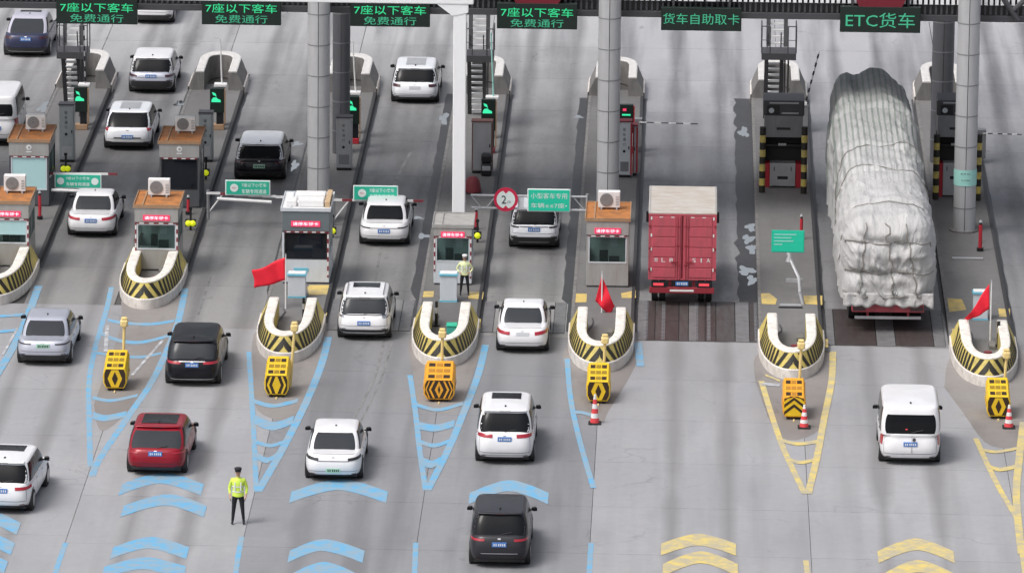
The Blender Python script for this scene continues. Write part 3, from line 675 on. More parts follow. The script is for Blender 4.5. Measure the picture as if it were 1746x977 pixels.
barrier('E', 'striped U-shaped crash barrier with a narrow red flag hanging over its opening')
barrier('F', 'striped U-shaped crash barrier left of the tarpaulin lorry, behind an orange chevron cushion')
barrier('G', 'rightmost striped U-shaped crash barrier, at the foot of a slanting red flag')
for k, l in (('A', 'grey far end barrier of the leftmost island'), ('B', 'grey far end barrier behind the slim raised pole at upper left'), ('C', 'grey far end barrier beyond the dark column at left'), ('D', 'grey far end barrier beyond the steel ladder right of the white post'), ('E', 'grey far end barrier behind the middle pale column'), ('F', 'grey far end barrier flanking the black ladder tower'), ('G', 'grey far end barrier left of the dark column by the tarpaulin lorry')):
    barrier(k, l, 4.4, True, 0.98)

# ================================================================== TOLL BOOTHS
def AC(parent_xy, z, label, s=1.0, Ybase=None):
    t = thing('air_conditioner', label, 'air conditioner', (parent_xy[0], parent_xy[1], z), 0, 'outdoor air conditioner units on the booth roofs')
    w_, h_, d_ = 0.78*s, 0.58*s, 0.32*s
    box('casing', 'white_plastic', t, -w_/2, w_/2, 0, d_, 0.07, 0.07+h_, 0.02)
    cx = -w_*0.12
    MB().cyl((cx, -0.004, 0.07+h_/2), (cx, -0.03, 0.07+h_/2), h_*0.40, n=24).build('fan_guard', 'fan_grey', t)
    q = MB()
    for r in (0.14, 0.24, 0.34):
        pts = [(cx+h_*r*math.cos(a), -0.036, 0.07+h_/2+h_*r*math.sin(a)) for a in [2*math.pi*i/20 for i in range(21)]]; q.tube(pts, 0.006, 4)
    tag(q.build('guard_wire', 'steel_light', t), kind='stuff')
    q = MB()
    for i in range(6): q.box(w_*0.30, w_*0.46, -0.008, -0.001, 0.16+i*0.06, 0.18+i*0.06)
    tag(q.build('vent_slit', 'fan_grey', t), kind='stuff')
    for s_ in (-1, 1): box('foot', 'steel_light', t, s_*w_*0.35-0.03, s_*w_*0.35+0.03, -0.08, d_+0.06, 0.0, 0.068)
    return t
def dashes(x0, x1, z0, z1, y, t, vertical=True, wd=0.06):
    """red reflective tape with white blocks"""
    L_ = (z1-z0) if vertical else (x1-x0); tp = MB()
    if vertical: tp.box(x0, x0+wd, y-0.012, y-0.003, z0, z1)
    else: tp.box(x0, x1, y-0.012, y-0.003, z0, z0+wd)
    o = tag(tp.build('reflective_tape', 'red_dull', t)); q = MB(); n = max(2, int(L_/0.30))
    for i in range(n):
        a = (i+0.25)/n*L_; b = (i+0.72)/n*L_
        if vertical: q.box(x0+0.006, x0+wd-0.006, y-0.018, y-0.0125, z0+a, z0+b)
        else: q.box(x0+a, x0+b, y-0.018, y-0.0125, z0+0.006, z0+wd-0.006)
    tag(q.build('white_block', 'white_plastic', o), kind='stuff')
def booth(name, label, xa, xb, ybase, H, depth, wall, fascia, roofm, rim, zw0, zw1, fz0, led=True, blind=None, glass='booth_glass', tape=(0, 0), lower=None, logo=None, ledtext='请停车领卡', Y=None):
    """front face between photo columns xa..xb, standing on the island at photo row ybase"""
    g = G((xa+xb)/2, ybase, 0.2); g = g if Y is None else P((xa+xb)/2, ybase, Y)
    w_ = (xb-xa)/SC(g.y)/1.0; t = thing('toll_booth', label, 'toll booth', (g.x, g.y, 0.2), 0, 'toll booths')
    h = w_/2; D = depth; tw = 0.07
    box('lower_wall', lower or wall, t, -h, h, 0, 0.06, 0.06, zw0, 0.01); box('plinth', 'steel_dark', t, -h+0.03, h-0.03, 0.02, D-0.02, 0.0, 0.058)
    box('fascia', fascia, t, -h, h, -0.03, 0.06, fz0, H-0.001, 0.01)
    if fz0-zw1 > 0.02: box('window_header', 'booth_dark', t, -h+0.001, h-0.001, 0.001, 0.06, zw1, fz0-0.001)
    for s_ in (-1, 1):
        box('corner_post', wall, t, s_*h-(tw if s_ > 0 else 0), s_*h+(0 if s_ > 0 else tw), 0.0, 0.07, zw0+0.001, zw1 if fz0-zw1 > 0.02 else fz0-0.001)
        sd = box('side_wall', wall, t, s_*h-(0.05 if s_ > 0 else 0), s_*h+(0 if s_ > 0 else 0.05), 0.071, D, 0.06, 0.95)
        box('side_fascia', fascia, t, s_*h-(0.05 if s_ > 0 else 0), s_*h+(0 if s_ > 0 else 0.05), 0.071, D, fz0, H-0.001)
        fr = box('side_window', glass if glass.endswith('dark') else 'booth_glass', t, s_*(h-0.03)-0.01, s_*(h-0.03)+0.01, 0.14, D-0.1, 0.952, fz0-0.002)
        q = MB()
        for yy in (0.071, D*0.45, D-0.08): q.box(s_*h-(0.055 if s_ > 0 else -0.005), s_*h+(-0.005 if s_ > 0 else 0.055), yy, yy+0.06, 0.952, fz0-0.002)
        q.build('side_frame', wall, t)
    box('rear_wall', 'interior', t, -h+0.052, h-0.052, D-0.06, D-0.001, 0.06, H-0.06)
    box('floor', 'floor_dark', t, -h+0.052, h-0.052, 0.062, D-0.062, 0.06, 0.075)
    # window
    a, b = -h+tw, h-tw
    box('window', glass, t, a+0.002, b-0.002, 0.03, 0.04, zw0+0.001, zw1-0.002)
    q = MB(); m_ = 0.045
    q.box(a+0.001, b-0.001, -0.012, 0.028, zw0+0.001, zw0+m_); q.box(a+0.001, b-0.001, -0.012, 0.028, zw1-m_, zw1-0.002)
    q.box(a+0.001, a+m_, -0.012, 0.028, zw0+m_+0.001, zw1-m_-0.001); q.box(b-m_, b-0.001, -0.012, 0.028, zw0+m_+0.001, zw1-m_-0.001)
    q.build('window_frame', 'panel_black' if glass.endswith('dark') else 'pale_panel', t)
    if blind: box('blind', 'blind_aqua', t, a+0.05, b-0.05, 0.005, 0.018, max(zw0+0.05, zw1-(zw1-zw0)*blind), zw1-0.05)
    if not glass.endswith('dark'):
        box('partition', 'interior', t, 0.02, b-0.06, 0.40, 0.43, zw0-0.02, zw1-0.02); box('notice', 'pale_panel', t, 0.10, 0.34, 0.38, 0.395, zw1-0.45, zw1-0.12)
    # desk, monitor, chair seen through the glass
    dk = box('desk', 'booth_grey', t, a, b, 0.12, 0.55, 0.74, 0.78); box('monitor', 'panel_black', dk, 0.05, 0.42, 0.25, 0.29, 0.80, 1.08)
    ch = box('seat', 'panel_black', t, -0.3, 0.12, 0.9, 1.3, 0.45, 0.52, 0.02); box('seat_back', 'panel_black', ch, -0.3, 0.12, 1.27, 1.33, 0.53, 1.05, 0.02)
    # roof tray: rim and rusty deck
    box('roof', roofm, t, -h-0.03, h+0.03, -0.03, D+0.03, H, H+0.05)
    q = MB(); r = 0.05
    q.box(-h-0.05, h+0.05, -0.06, -0.031, H-0.02, H+0.10); q.box(-h-0.05, h+0.05, D+0.031, D+0.06, H-0.02, H+0.10)
    q.box(-h-0.06, -h-0.031, -0.059, D+0.059, H-0.021, H+0.101); q.box(h+0.031, h+0.06, -0.059, D+0.059, H-0.021, H+0.101)
    q.box(-h+0.25, -h+0.30, -0.029, D+0.029, H+0.051, H+0.09)
    q.build('roof_rim', rim, t)
    if led:
        lw = w_*0.62; zc = (fz0+H)/2-0.10
        l_ = box('led_strip', 'led_red', t, -lw/2, lw/2, -0.06, -0.032, zc-0.10, zc+0.10); text('lettering', ledtext, 'led_white', l_, lw*0.88, 0.125, 0, -0.064, zc, bold=0.008)
    if tape[0]: dashes(-h+0.004, 0, zw0-0.35, fz0-0.02, -0.0, t)
    if tape[1]: dashes(h-0.07, 0, 0.25, fz0-0.02, -0.0, t)
    dashes(-h+0.08, h-0.08, fz0-0.055, 0, -0.03, t, False, 0.05)
    if logo:
        lg = MB().cyl((0, -0.031, (fz0+H)/2+0.06), (0, -0.04, (fz0+H)/2+0.06), 0.10, n=18).build('round_emblem', 'white_plastic', t); box('emblem_bar', 'white_plastic', t, -0.10, 0.10, -0.04, -0.031, (fz0+H)/2-0.13, (fz0+H)/2-0.09)
        MB().cyl((0.01, -0.0405, (fz0+H)/2+0.055), (0.01, -0.045, (fz0+H)/2+0.055), 0.05, n=12).build('emblem_mark', 'booth_grey', lg)
    return t, g, h
bE, gE, hE = booth('toll_booth', 'grey booth with rusty orange roof directly in front of the middle pale column', 999, 1071, 490, 2.42, 2.6, 'booth_grey', 'booth_grey', 'rust_roof', 'rust_rim', 0.88, 1.86, 1.90, tape=(0, 0))
AC((gE.x+0.02, gE.y+1.55), 2.67, 'white air conditioner on the rusty booth roof before the middle column')
bD, gD, hD = booth('toll_booth', 'small red edged booth at the foot of the white post, officer standing at its corner', 739, 804, 486, 2.10, 1.9, 'pale_panel', 'booth_grey', 'roof_grey', 'booth_grey', 0.84, 1.74, 1.78, tape=(1, 1))
bC, gC, hC = booth('toll_booth', 'white sided booth with pale roof covers, left of it a large red flag', 481, 561, 484, 2.66, 2.6, 'pale_panel', 'booth_slate', 'white_plastic', 'pale_panel', 0.90, 1.86, 1.92, tape=(0, 1), glass='booth_glass_dark', lower='pale_panel')
box('notice_bar', 'blue_trim', bC, -0.42, 0.10, -0.02, -0.001, 0.46, 0.58)
q = MB(); q.box(-hC+0.12, -hC+0.48, 0.15, 0.75, 0, 0.22); q.build('roof_cover', 'white_plastic', bC, bevel=0.03, loc=(0, 0.2, 2.715))
q = MB(); q.box(-0.28, 0.62, 0.15, 0.80, 0, 0.24); q.build('roof_cover', 'white_plastic', bC, bevel=0.03, loc=(0, 0.2, 2.715))
q = MB(); q.box(-0.45, 0.62, 1.25, 1.9, 0, 0.20); q.build('roof_cover', 'white_plastic', bC, bevel=0.03, loc=(0, 0.2, 2.715))
q = MB(); q.box(0.66, 0.84, 0.3, 2.3, 0, 0.2); q.build('roof_side_board', 'tan_card', bC, bevel=0.01, loc=(0, 0, 2.715))
bB, gB, hB = booth('toll_booth', 'booth with rusty orange roof standing inside the second striped barrier from the left', 230, 304, 462, 2.32, 2.3, 'booth_grey', 'booth_grey', 'rust_roof', 'rust_rim', 0.78, 1.72, 1.78, tape=(1, 1))
AC((gB.x-0.02, gB.y+1.45), 2.57, 'white air conditioner on the rusty booth roof behind the second striped barrier')
bA, gA, hA = booth('toll_booth', 'booth with aqua blind and rusty roof at the left edge, behind the leftmost barrier', -24, 50, 455, 2.32, 2.3, 'booth_grey', 'booth_grey', 'rust_roof', 'rust_rim', 0.85, 1.72, 1.78, tape=(0, 1), blind=0.62)
AC((gA.x+0.13, gA.y+1.45), 2.57, 'white air conditioner on the booth roof at the left edge')
bA2, gA2, _ = booth('toll_booth', 'rear booth with aqua blind over its whole window and rusty roof, upper left', 16, 84, 352, 2.45, 2.6, 'booth_dark', 'booth_grey', 'rust_roof', 'rust_rim', 0.62, 1.88, 1.92, led=False, blind=1.0, glass='booth_glass', logo=True)
AC((gA2.x+0.10, gA2.y+1.6), 2.70, 'white air conditioner on the rear booth with the full aqua blind', 0.95)
bB2, gB2, _ = booth('toll_booth', 'rear booth with a black window and rusty roof, right of the silver crossover', 272, 340, 355, 2.45, 2.6, 'booth_dark', 'booth_grey', 'rust_roof', 'rust_rim', 0.72, 1.88, 1.92, led=False, glass='booth_glass_dark', logo=True)
AC((gB2.x+0.10, gB2.y+1.6), 2.70, 'white air conditioner on the rear booth with the black window', 0.95)

# ================================================================== CABINETS, SIGNALS, CARD MACHINES
def cabinet(xa, xb, ybase, ztop_px, label, body='cabinet_grey', edge=None, cap='steel_dark', texts=True, depth=0.45, plates_=True):
    g = G((xa+xb)/2, ybase, 0.2); s_ = SC(g.y); w_ = (xb-xa)/s_; H = (ybase-ztop_px)/(s_*0.972)
    t = thing('control_cabinet', label, 'cabinet', (g.x, g.y, 0.2), 0, 'tall equipment cabinets'); h = w_/2
    box('plinth', 'panel_black', t, -h+0.02, h-0.02, 0.02, depth-0.02, 0, 0.098)
    box('body', body, t, -h, h, 0, depth, 0.10, H-0.06, 0.012); box('cap', cap, t, -h-0.02, h+0.02, -0.03, depth+0.02, H-0.058, H, 0.01)
    d = box('door', body, t, -h+0.045, h-0.045, -0.02, -0.002, 0.16, H-0.12, 0.006)
    box('handle', 'panel_black', d, h-0.12, h-0.08, -0.04, -0.021, H*0.5, H*0.5+0.12)
    if edge:
        for sg in (-1, 1): box('edge_strip', edge, t, sg*h-(0.045 if sg > 0 else 0), sg*h+(0 if sg > 0 else 0.045), -0.012, -0.0015, 0.12, H-0.09)
        box('side_panel', edge, t, h+0.001, h+0.02, 0.0, depth, 0.12, H-0.1)
    if texts:
        for i, c in enumerate('客车通行'): text('lettering', c, 'panel_black', d, 0.12, 0.12, -0.02, -0.026, H-0.34-i*0.19)
        MB().cyl((-0.02, -0.021, H-1.18), (-0.02, -0.03, H-1.18), 0.055, n=14).build('push_button', 'panel_black', d)
    if plates_:
        box('lower_flap', 'steel_mid' if body != 'cabinet_grey' else 'steel_light', d, -h+0.10, h-0.10, -0.028, -0.021, 0.24, 0.62)
    return t
cabinet(101, 127, 277, 178, 'grey cabinet with a column of black characters beside the rear booth with the aqua blind')
cabinet(339, 363, 277, 192, 'grey cabinet partly behind the rear booth with the black window')
cabinet(573, 600, 291, 200, 'grey cabinet with black characters right of the left pale column', 'steel_light')
cabinet(804, 839, 296, 207, 'plain white faced cabinet with brown cap right of the white post', 'steel_light', 'brown_cap', 'brown_cap', False, plates_=False)
cabinet(1053, 1076, 303, 207, 'pale cabinet framed in red right of the middle pale column', 'pale_panel', 'red_paint', 'red_dull')
c2 = cabinet(1078, 1086, 300, 214, 'narrow red backed panel against the red framed cabinet', 'steel_light', 'red_paint', 'red_dull', False, plates_=False)
def lane_signal(xa, xb, yt, yb, label, foot='rust_rim', stop=False, pole=None):
    g = G((xa+xb)/2, yb, 0.2); s_ = SC(g.y); w_ = (xb-xa)/s_; H = (yb-yt)/(s_*0.972)
    t = thing('lane_signal', label, 'signal', (g.x, g.y, 0.2), 0, 'green lit lane signals beyond the booths'); h = w_/2
    box('foot', foot, t, -h, h, 0, 0.3, 0, 0.22, 0.02)
    box('post', 'panel_black', t, -h*0.1, h*0.85, 0.06, 0.24, 0.221, H*0.55)
    box('display', 'led_board', t, -h, h, 0.0, 0.22, H*0.42, H, 0.012)
    box('side_rail', 'rust_rim' if not stop else 'red_paint', t, h+0.001, h+0.05, 0.02, 0.2, 0.22, H*0.97)
    zt = H-0.14
    if not stop:
        q = MB()      # a small green figure: slanting arrow over a car shape
        q.poly([(-h*0.7, -0.01, zt), (-h*0.2, -0.01, zt-0.05), (-h*0.05, -0.01, zt-0.20), (-h*0.3, -0.01, zt-0.14), (-h*0.55, -0.01, zt-0.12)])
        q.build('green_arrow', 'led_arrow', t, fix=False)
        q = MB(); q.poly([(-h*0.8, -0.01, zt-0.40), (h*0.55, -0.01, zt-0.40), (h*0.5, -0.01, zt-0.31), (h*0.15, -0.01, zt-0.27), (-h*0.1, -0.01, zt-0.21), (-h*0.55, -0.01, zt-0.22), (-h*0.75, -0.01, zt-0.3)])
        q.build('green_car_symbol', 'led_arrow', t, fix=False)
    else:
        box('lit_bar', 'led_arrow', t, -h*0.6, h*0.6, -0.012, -0.002, zt-0.28, zt-0.22); box('red_mark', 'led_red', t, -h*0.5, 0, -0.012, -0.002, zt-0.1, zt); box('lit_bar', 'led_green_dim', t, -h*0.2, h*0.5, -0.012, -0.002, zt-0.42, zt-0.39)
    return t
lane_signal(126, 149, 150, 222, 'green signal right of the leftmost cabinet, foot rusty orange')
lane_signal(358, 382, 152, 222, 'green signal beneath the slim white raised pole at upper left')
lane_signal(592, 612, 166, 246, 'green signal between the dark column and the far barrier, narrow red foot', 'red_paint')
lane_signal(820, 844, 171, 262, 'green signal behind the white faced cabinet near the steel ladder', 'red_dull')
lane_signal(1055, 1079, 180, 262, 'red and green signal atop the red framed cabinet by the middle column', 'red_dull', True)
# raised gate arms on small white gate heads
def gate(px, yb, ytop, lean, label, mt_='white_plastic', boxw=0.5, r=0.035):
    g = G(px, yb, 0.2); top = P(px+lean, ytop, g.y+0.3)
    t = thing('raised_gate', label, 'barrier gate', (g.x, g.y+0.35, 0.2), 0, 'raised barrier gates')
    zt = 1.55 if boxw > 0.3 else 0.9
    box('gate_head', 'steel_mid', t, -0.16, 0.16, 0, 0.3, 0, zt, 0.02)
    box('top_cap', 'white_plastic', t, -boxw/2, boxw/2, -0.04, 0.34, zt+0.001, zt+0.12, 0.02)
    a = Vector((0.05, 0.1, zt+0.1)); b = Vector((top.x-g.x, 0.1, top.z-0.2))
    MB().cyl(a, b, r, r*0.7, 8).build('arm', mt_, t)
    if mt_ == 'steel_light':
        for i in range(0, 6):
            f0, f1 = i/6+0.04, i/6+0.12; MB().cyl(a.lerp(b, f0), a.lerp(b, f1), r+0.004, r+0.002, 8).build('arm_band', 'panel_black', t)
    return t
gate(375, 218, 66, 0, 'slim raised gate pole standing over the second green signal from the left')
gate(142, 218, 40, 0, 'raised gate pole beside the dark ladder at upper left', 'steel_light', 0.45, 0.03)
gate(603, 232, 72, -2, 'raised pale gate pole beside the dark column at left', 'white_plastic')
gate(838, 240, 58, -1, 'pale green raised gate pole right of the steel ladder', 'aqua_wrap')
gate(1371, 222, 90, 26, 'raised gate pole leaning right between the card machine and the tarpaulin lorry', 'steel_light', 0.2, 0.035)
def lowered(px0, px1, y0, y1, label, wd=0.045):
    Y = G(px0, y0+52).y; a = P(px0, y0, Y); b = P(px1, y1, Y)
    t = thing('lowered_gate', label, 'barrier gate', (a.x, Y, 0), 0, 'lowered barrier gates')
    box('gate_head', 'steel_mid', t, -0.22, 0.12, -0.12, 0.2, 0.2, a.z+0.12, 0.02)
    n = 8
    for i in range(n):
        p, q_ = a.lerp(b, i/n)-Vector((a.x, Y, 0)), b.lerp(a, 1-(i+1)/n)-Vector((a.x, Y, 0))
        MB().box(min(p.x, q_.x)+0.001, max(p.x, q_.x)-0.001, -0.02-0.12*0-0.13, -0.125, min(p.z, q_.z)-wd, max(p.z, q_.z)+wd*0.2).build('arm_segment', ('white_plastic', 'steel_dark')[i % 2], t)
    return t
lowered(1090, 1190, 207, 210, 'thin black and white gate arm across the lane right of the red framed cabinet', 0.03)
lowered(1676, 1742, 226, 228, 'thin black and white gate arm at the right edge beside the right column', 0.03)

def card_machine(xa, xb, ybase, ytop, label, post_r=True):
    g = G((xa+xb)/2, ybase, 0.2); s_ = SC(g.y)*0.972; w_ = (xb-xa)/SC(g.y); h = w_/2; H = (ybase-ytop)/s_
    t = thing('card_machine', label, 'card machine', (g.x, g.y, 0.2), 0, 'automatic card machines in the lorry lanes')
    z = lambda py: (ybase-py)/s_*1.0
    D = 1.3
    box('lower_cabinet', 'steel_light', t, -h*0.62, h*0.62, 0, D, 0.05, z(279), 0.015)
    for sg in (-1, 1): box('red_side', 'red_paint', t, sg*h*0.8-h*0.17, sg*h*0.8+h*0.17, 0.03, D-0.05, 0.0, z(279)-0.02)
    box('slot', 'panel_black', t, -0.20, 0.20, -0.008, -0.0005, z(306), z(301)); 
    for sg in (-1, 1): box('latch', 'panel_black', t, sg*0.32-0.015, sg*0.32+0.015, -0.01, -0.0005, z(292), z(285))
    box('recess_back', 'floor_dark', t, -h*0.95, h*0.95, 0.5, D, z(279)+0.001, z(235)); box('recess_side', 'panel_black', t, -h*0.98, -h*0.90, 0.0, 0.499, z(279)+0.001, z(235)); box('recess_side', 'panel_black', t, h*0.90, h*0.98, 0.0, 0.499, z(279)+0.001, z(235))
    box('shelf_edge', 'steel_light', t, -0.18, 0.12, 0.30, 0.33, z(252), z(248)); box('shelf', 'panel_black', t, -h*0.89, h*0.89, 0.331, 0.499, z(254), z(250))
    box('middle_panel', 'steel_mid', t, -h*0.93, h*0.93, -0.05, D, z(235)+0.001, z(198), 0.02); box('keyhole_plate', 'panel_black', t, -0.26, 0.26, -0.065, -0.051, z(222), z(218))
    hd = box('head', 'steel_dark', t, -h, h, -0.10, D+0.05, z(198)+0.001, z(172), 0.04)
    box('light_bar', 'steel_light', hd, -h*0.7, h*0.72, -0.115, -0.101, z(177.5), z(175)); box('light_bar', 'steel_light', hd, -h*0.1, h*0.72, -0.115, -0.101, z(194.5), z(192)); box('lens', 'panel_black', hd, -h*0.82, -h*0.2, -0.115, -0.101, z(196), z(180)); MB().cyl((-h*0.6, -0.116, z(189)), (-h*0.6, -0.135, z(189)), 0.10, n=14).build('camera_eye', 'pale_panel', hd)
    return t, g, h, s_
def guard_post(px, yb, yt, label):
    g = G(px, yb, 0.2); H = (yb-yt)/(SC(g.y)*0.972); t = thing('guard_post', label, 'guard post', (g.x, g.y, 0.2), 0, 'black and yellow posts guarding the card machines')
    n = 9
    for i in range(n): MB().cyl((0, 0, H*i/n), (0, 0, H*(i+1)/n-0.0005), 0.115, n=16).build('band', ('stripe_black', 'stripe_yellow')[i % 2], t)
    MB().cyl((0, 0, H), (0, 0, H+0.03), 0.12, n=16).build('cap', 'stripe_black', t); return t
card_machine(1299, 1369, 320, 172, 'tall black headed card machine between two striped posts, left of the tarpaulin lorry')
guard_post(1299, 328, 219, 'black and yellow post left of the card machine under the black ladder'); guard_post(1370, 330, 219, 'black and yellow post right of the card machine under the black ladder')
card_machine(1594, 1662, 336, 187, 'card machine half hidden behind the right pale column')
guard_post(1595, 340, 232, 'black and yellow post between the tarpaulin lorry and the right column'); guard_post(1667, 342, 232, 'black and yellow post right of the right column')

# ================================================================== STEEL LADDERS UP TO THE CANOPY
def ladder_tower(xc, Y, wid, y_mid, label, land=True, zlow=0.2, dark='steel_dark', two=True):
    c = P(xc, y_mid, Y); t = thing('ladder_stair', label, 'stair', (c.x, Y, 0), 0, 'steel access ladders up to the canopy')
    zm = c.z; zt = cz0+0.8; hw = wid/2
    def flight(z0, z1, x, w2, y0, y1, nm='flight'):
        q = MB(); n = max(3, int((z1-z0)/0.24))
        f = MB()
        for sg in (-1, 1): f.poly
        fl = MB()
        for sg in (-1, 1): fl.quad((x+sg*(w2+0.04)-0.08, y0-0.06, z0), (x+sg*(w2+0.04)+0.08, y0-0.06, z0), (x+sg*(w2+0.04)+0.08, y1-0.06, z1), (x+sg*(w2+0.04)-0.08, y1-0.06, z1)); fl.quad((x+sg*w2, y0, z0-0.1), (x+sg*w2, y0, z0+0.12), (x+sg*w2, y1, z1+0.12), (x+sg*w2, y1, z1-0.1))
        fo = fl.build('stringer', dark, t, fix=False)
        for i in range(n):
            f_ = (i+0.5)/n; zz = z0+(z1-z0)*f_; yy = y0+(y1-y0)*f_
            MB().box(x-w2+0.03, x+w2-0.03, yy-0.04, yy+0.18, zz-0.03, zz+0.03).build('tread', 'white_plastic', t)
        for sg in (-1, 1): MB().tube([(x+sg*w2, y0, z0+0.9), (x+sg*w2, y1, z1+0.9)], 0.025, 6).build('handrail', dark, t)
    flight(zm, zt, -hw*0.10, 0.30, 0.95, 2.6)
    flight(zlow, zm-0.3, -hw*0.25 if two else 0, 0.26, 2.0, 0.7)
    ld = box('landing', dark, t, -hw, hw, -0.35, 0.9, zm-0.28, zm-0.02)
    for sg in (-1, 1):
        q = MB()
        q.tube([(sg*hw, -0.3, zm-0.02), (sg*hw, -0.3, zm+1.05), (sg*hw*0.52, -0.3, zm+1.05), (sg*hw*0.52, -0.3, zm-0.02)], 0.025, 6)
        q.tube([(sg*hw, -0.3, zm+0.5), (sg*hw*0.52, -0.3, zm+0.5)], 0.015, 6)
        q.tube([(sg*hw, 0.85, zm-0.02), (sg*hw, 0.85, zm+1.05), (sg*hw, -0.3, zm+1.05)], 0.025, 6)
        q.build('railing', dark, ld)
    q = MB(); q.box(hw*0.32, hw*0.42, 0.4, 0.5, 0.2, zm-0.28); q.box(hw*0.52, hw*0.62, 0.4, 0.5, 0.2, zm-0.28); q.build('support', dark, t)
    return t
ladder_tower(1328, 26, 1.35, 88, 'black steel ladder tower above the card machine with railed landing')
ladder_tower(818, 26, 1.1, 92, 'steel ladder with pale treads between the white post and the fourth board')
ladder_tower(124, 26, 1.2, 86, 'dark steel ladder beneath the leftmost green board')

# ================================================================== BEACONS, HYDRANTS, PODIUMS
def beacon(px, py, label, pair=False, r=0.115):
    g = G(px, py+12, 0.2); t = thing('beacon', label, 'beacon lamp', (g.x, g.y, 0.2), 0, 'yellow green beacons beside the booths'); z = 12/(SC(g.y)*.972)
    MB().cyl((0, 0.05, 0), (0, 0.05, z+0.5), 0.04, n=8).build('post', 'panel_black', t)
    for dx in ((-0.08, 0.08) if pair else (0.0,)):
        q = MB(); rows = []
        for i in range(7):
            a = math.pi/2*i/6; rows.append([(dx+r*math.cos(a)*math.cos(b), -r*0.8*math.sin(a), z+r*math.cos(a)*math.sin(b)) for b in [2*math.pi*k/16 for k in range(16)]])
        q.grid(rows, closed=True); q.build('lens', 'lamp_yellow', t, smooth=True)
    box('housing', 'panel_black', t, -0.20 if pair else -0.13, 0.20 if pair else 0.14, 0.002, 0.08, z-0.13, z+0.15, 0.02)
    box('cap', 'panel_black', t, -0.06, 0.06, 0.02, 0.08, z+0.5, z+0.6)
for a in ((112, 288, 'yellow double beacon beside the rear booth with the aqua blind', True), (351, 295, 'yellow beacon right of the rear booth with the black window'), (325, 381, 'yellow double beacon right of the rust roofed booth inside the second barrier', True), (567, 394, 'yellow beacon at the right side of the white booth'), (814, 402, 'yellow beacon at the right side of the small red edged booth')):
    beacon(*a)
def standpipe(px, yb, yt, label, r=0.06):
    g = G(px, yb, 0.2); H = (yb-yt)/(SC(g.y)*.972); t = thing('red_post', label, 'post', (g.x, g.y, 0.2), 0, 'slim red posts on the islands')
    MB().cyl((0, 0, 0), (0, 0, 0.12), r*1.8, n=12).build('foot', 'panel_black', t); MB().cyl((0, 0, 0.12), (0, 0, H-0.12), r, n=12).build('shaft', 'red_paint', t)
    MB().cyl((0, 0, H-0.12), (0, 0, H-0.03), r*0.7, n=12).build('neck', 'panel_black', t); MB().cyl((0, 0, H-0.029), (0, 0, H+0.05), r*1.0, r*0.6, 12).build('cap', 'steel_light', t)
for a in ((68, 374, 328, 'red post right of the booth at the left edge'), (321, 366, 335, 'red post beneath the rear booth with the black window'), (566, 380, 345, 'red post at the back right corner of the white booth'), (812, 392, 356, 'red post at the back right of the small red edged booth'), (1366, 408, 368, 'red post with silver cap behind the green board on a bent arm'), (1671, 428, 378, 'red post on the right island in front of the pale column', 0.07)):
    standpipe(*a)
def podium(xa, xb, yt, yb, label, z0=0.2):
    g = G((xa+xb)/2, yb, z0); s_ = SC(g.y); w_ = (xb-xa)/s_; H = (yb-yt)/(s_*.972); t = thing('podium', label, 'podium', (g.x, g.y, z0), 0, 'white and blue booth podiums')
    h = w_/2
    box('body', 'pale_panel', t, -h, h, 0, 0.4, 0.05, H-0.10, 0.012); box('foot', 'blue_trim', t, -h-0.01, h+0.01, -0.01, 0.41, 0, 0.05)
    box('top', 'blue_trim', t, -h-0.03, h+0.03, -0.04, 0.43, H-0.099, H-0.03, 0.01); box('lid', 'white_plastic', t, -h, h, -0.01, 0.4, H-0.029, H, 0.01)
podium(491, 521, 466, 508, 'white podium in front of the white sided booth'); podium(750, 779, 466, 515, 'white podium with blue top in front of the small red edged booth, beside the officer'); podium(1659, 1684, 497, 546, 'white and blue podium behind the slanting red flag at right')
def plain_boxes():
    t = thing('storage_box', 'teal plastic box inside the barrier below the officer', 'box', (*G(770, 572, 0.2).xy, 0.2)); box('body', 'teal_box', t, -0.17, 0.17, 0, 0.45, 0, 0.30, 0.03); box('lid', 'sign_green', t, -0.19, 0.19, -0.02, 0.47, 0.301, 0.36, 0.02)
    t = thing('storage_box', 'black bin with pale top at the foot of the white faced cabinet', 'bin', (*G(829, 301, 0.2).xy, 0.2)); box('body', 'panel_black', t, -0.20, 0.20, 0, 0.4, 0, 0.50, 0.06); box('lid', 'steel_light', t, -0.16, 0.16, -0.03, -0.001, 0.22, 0.40, 0.02); box('bonnet', 'panel_black', t, -0.2, 0.2, -0.02, 0.38, 0.501, 0.85, 0.08)
    g = G(806, 328, 0.2); t = thing('covered_bundle', 'dark red covered bundle right of the white post', 'bundle', (g.x, g.y, 0.2)); q = MB(); rows = []
    for i in range(9):
        a = math.pi/2*i/8; rows.append([(0.30*math.cos(a)**0.6*math.cos(b)*(1+0.12*math.sin(3*b)), 0.3*math.cos(a)**0.6*math.sin(b), 0.62*math.sin(a)) for b in [2*math.pi*k/18 for k in range(18)]])
    q.grid(rows, closed=True); q.build('cover', 'red_dull', t, smooth=True); box('base_board', 'panel_black', t, -0.33, 0.33, -0.33, 0.33, -0.0, 0.03)
    g = G(1546+0, 420, 0.2)
plain_boxes()
def chevron_post(px, yb, yt, label):
    g = G(px, yb, 0.2); H = (yb-yt)/(SC(g.y)*.972); t = thing('bollard', label, 'bollard', (g.x, g.y, 0.2), 0, 'black bollards at the barrier ends')
    MB().cyl((0, 0, 0), (0, 0, 0.05), 0.12, n=12).build('foot', 'panel_black', t)
    for i in range(4): MB().cyl((0, 0, 0.05+(H-0.05)*i/4), (0, 0, 0.05+(H-0.05)*(i+1)/4-0.001), 0.055, n=12).build('band', ('panel_black', 'steel_light')[i % 2 if False else (1 if i == 2 else 0)], t)
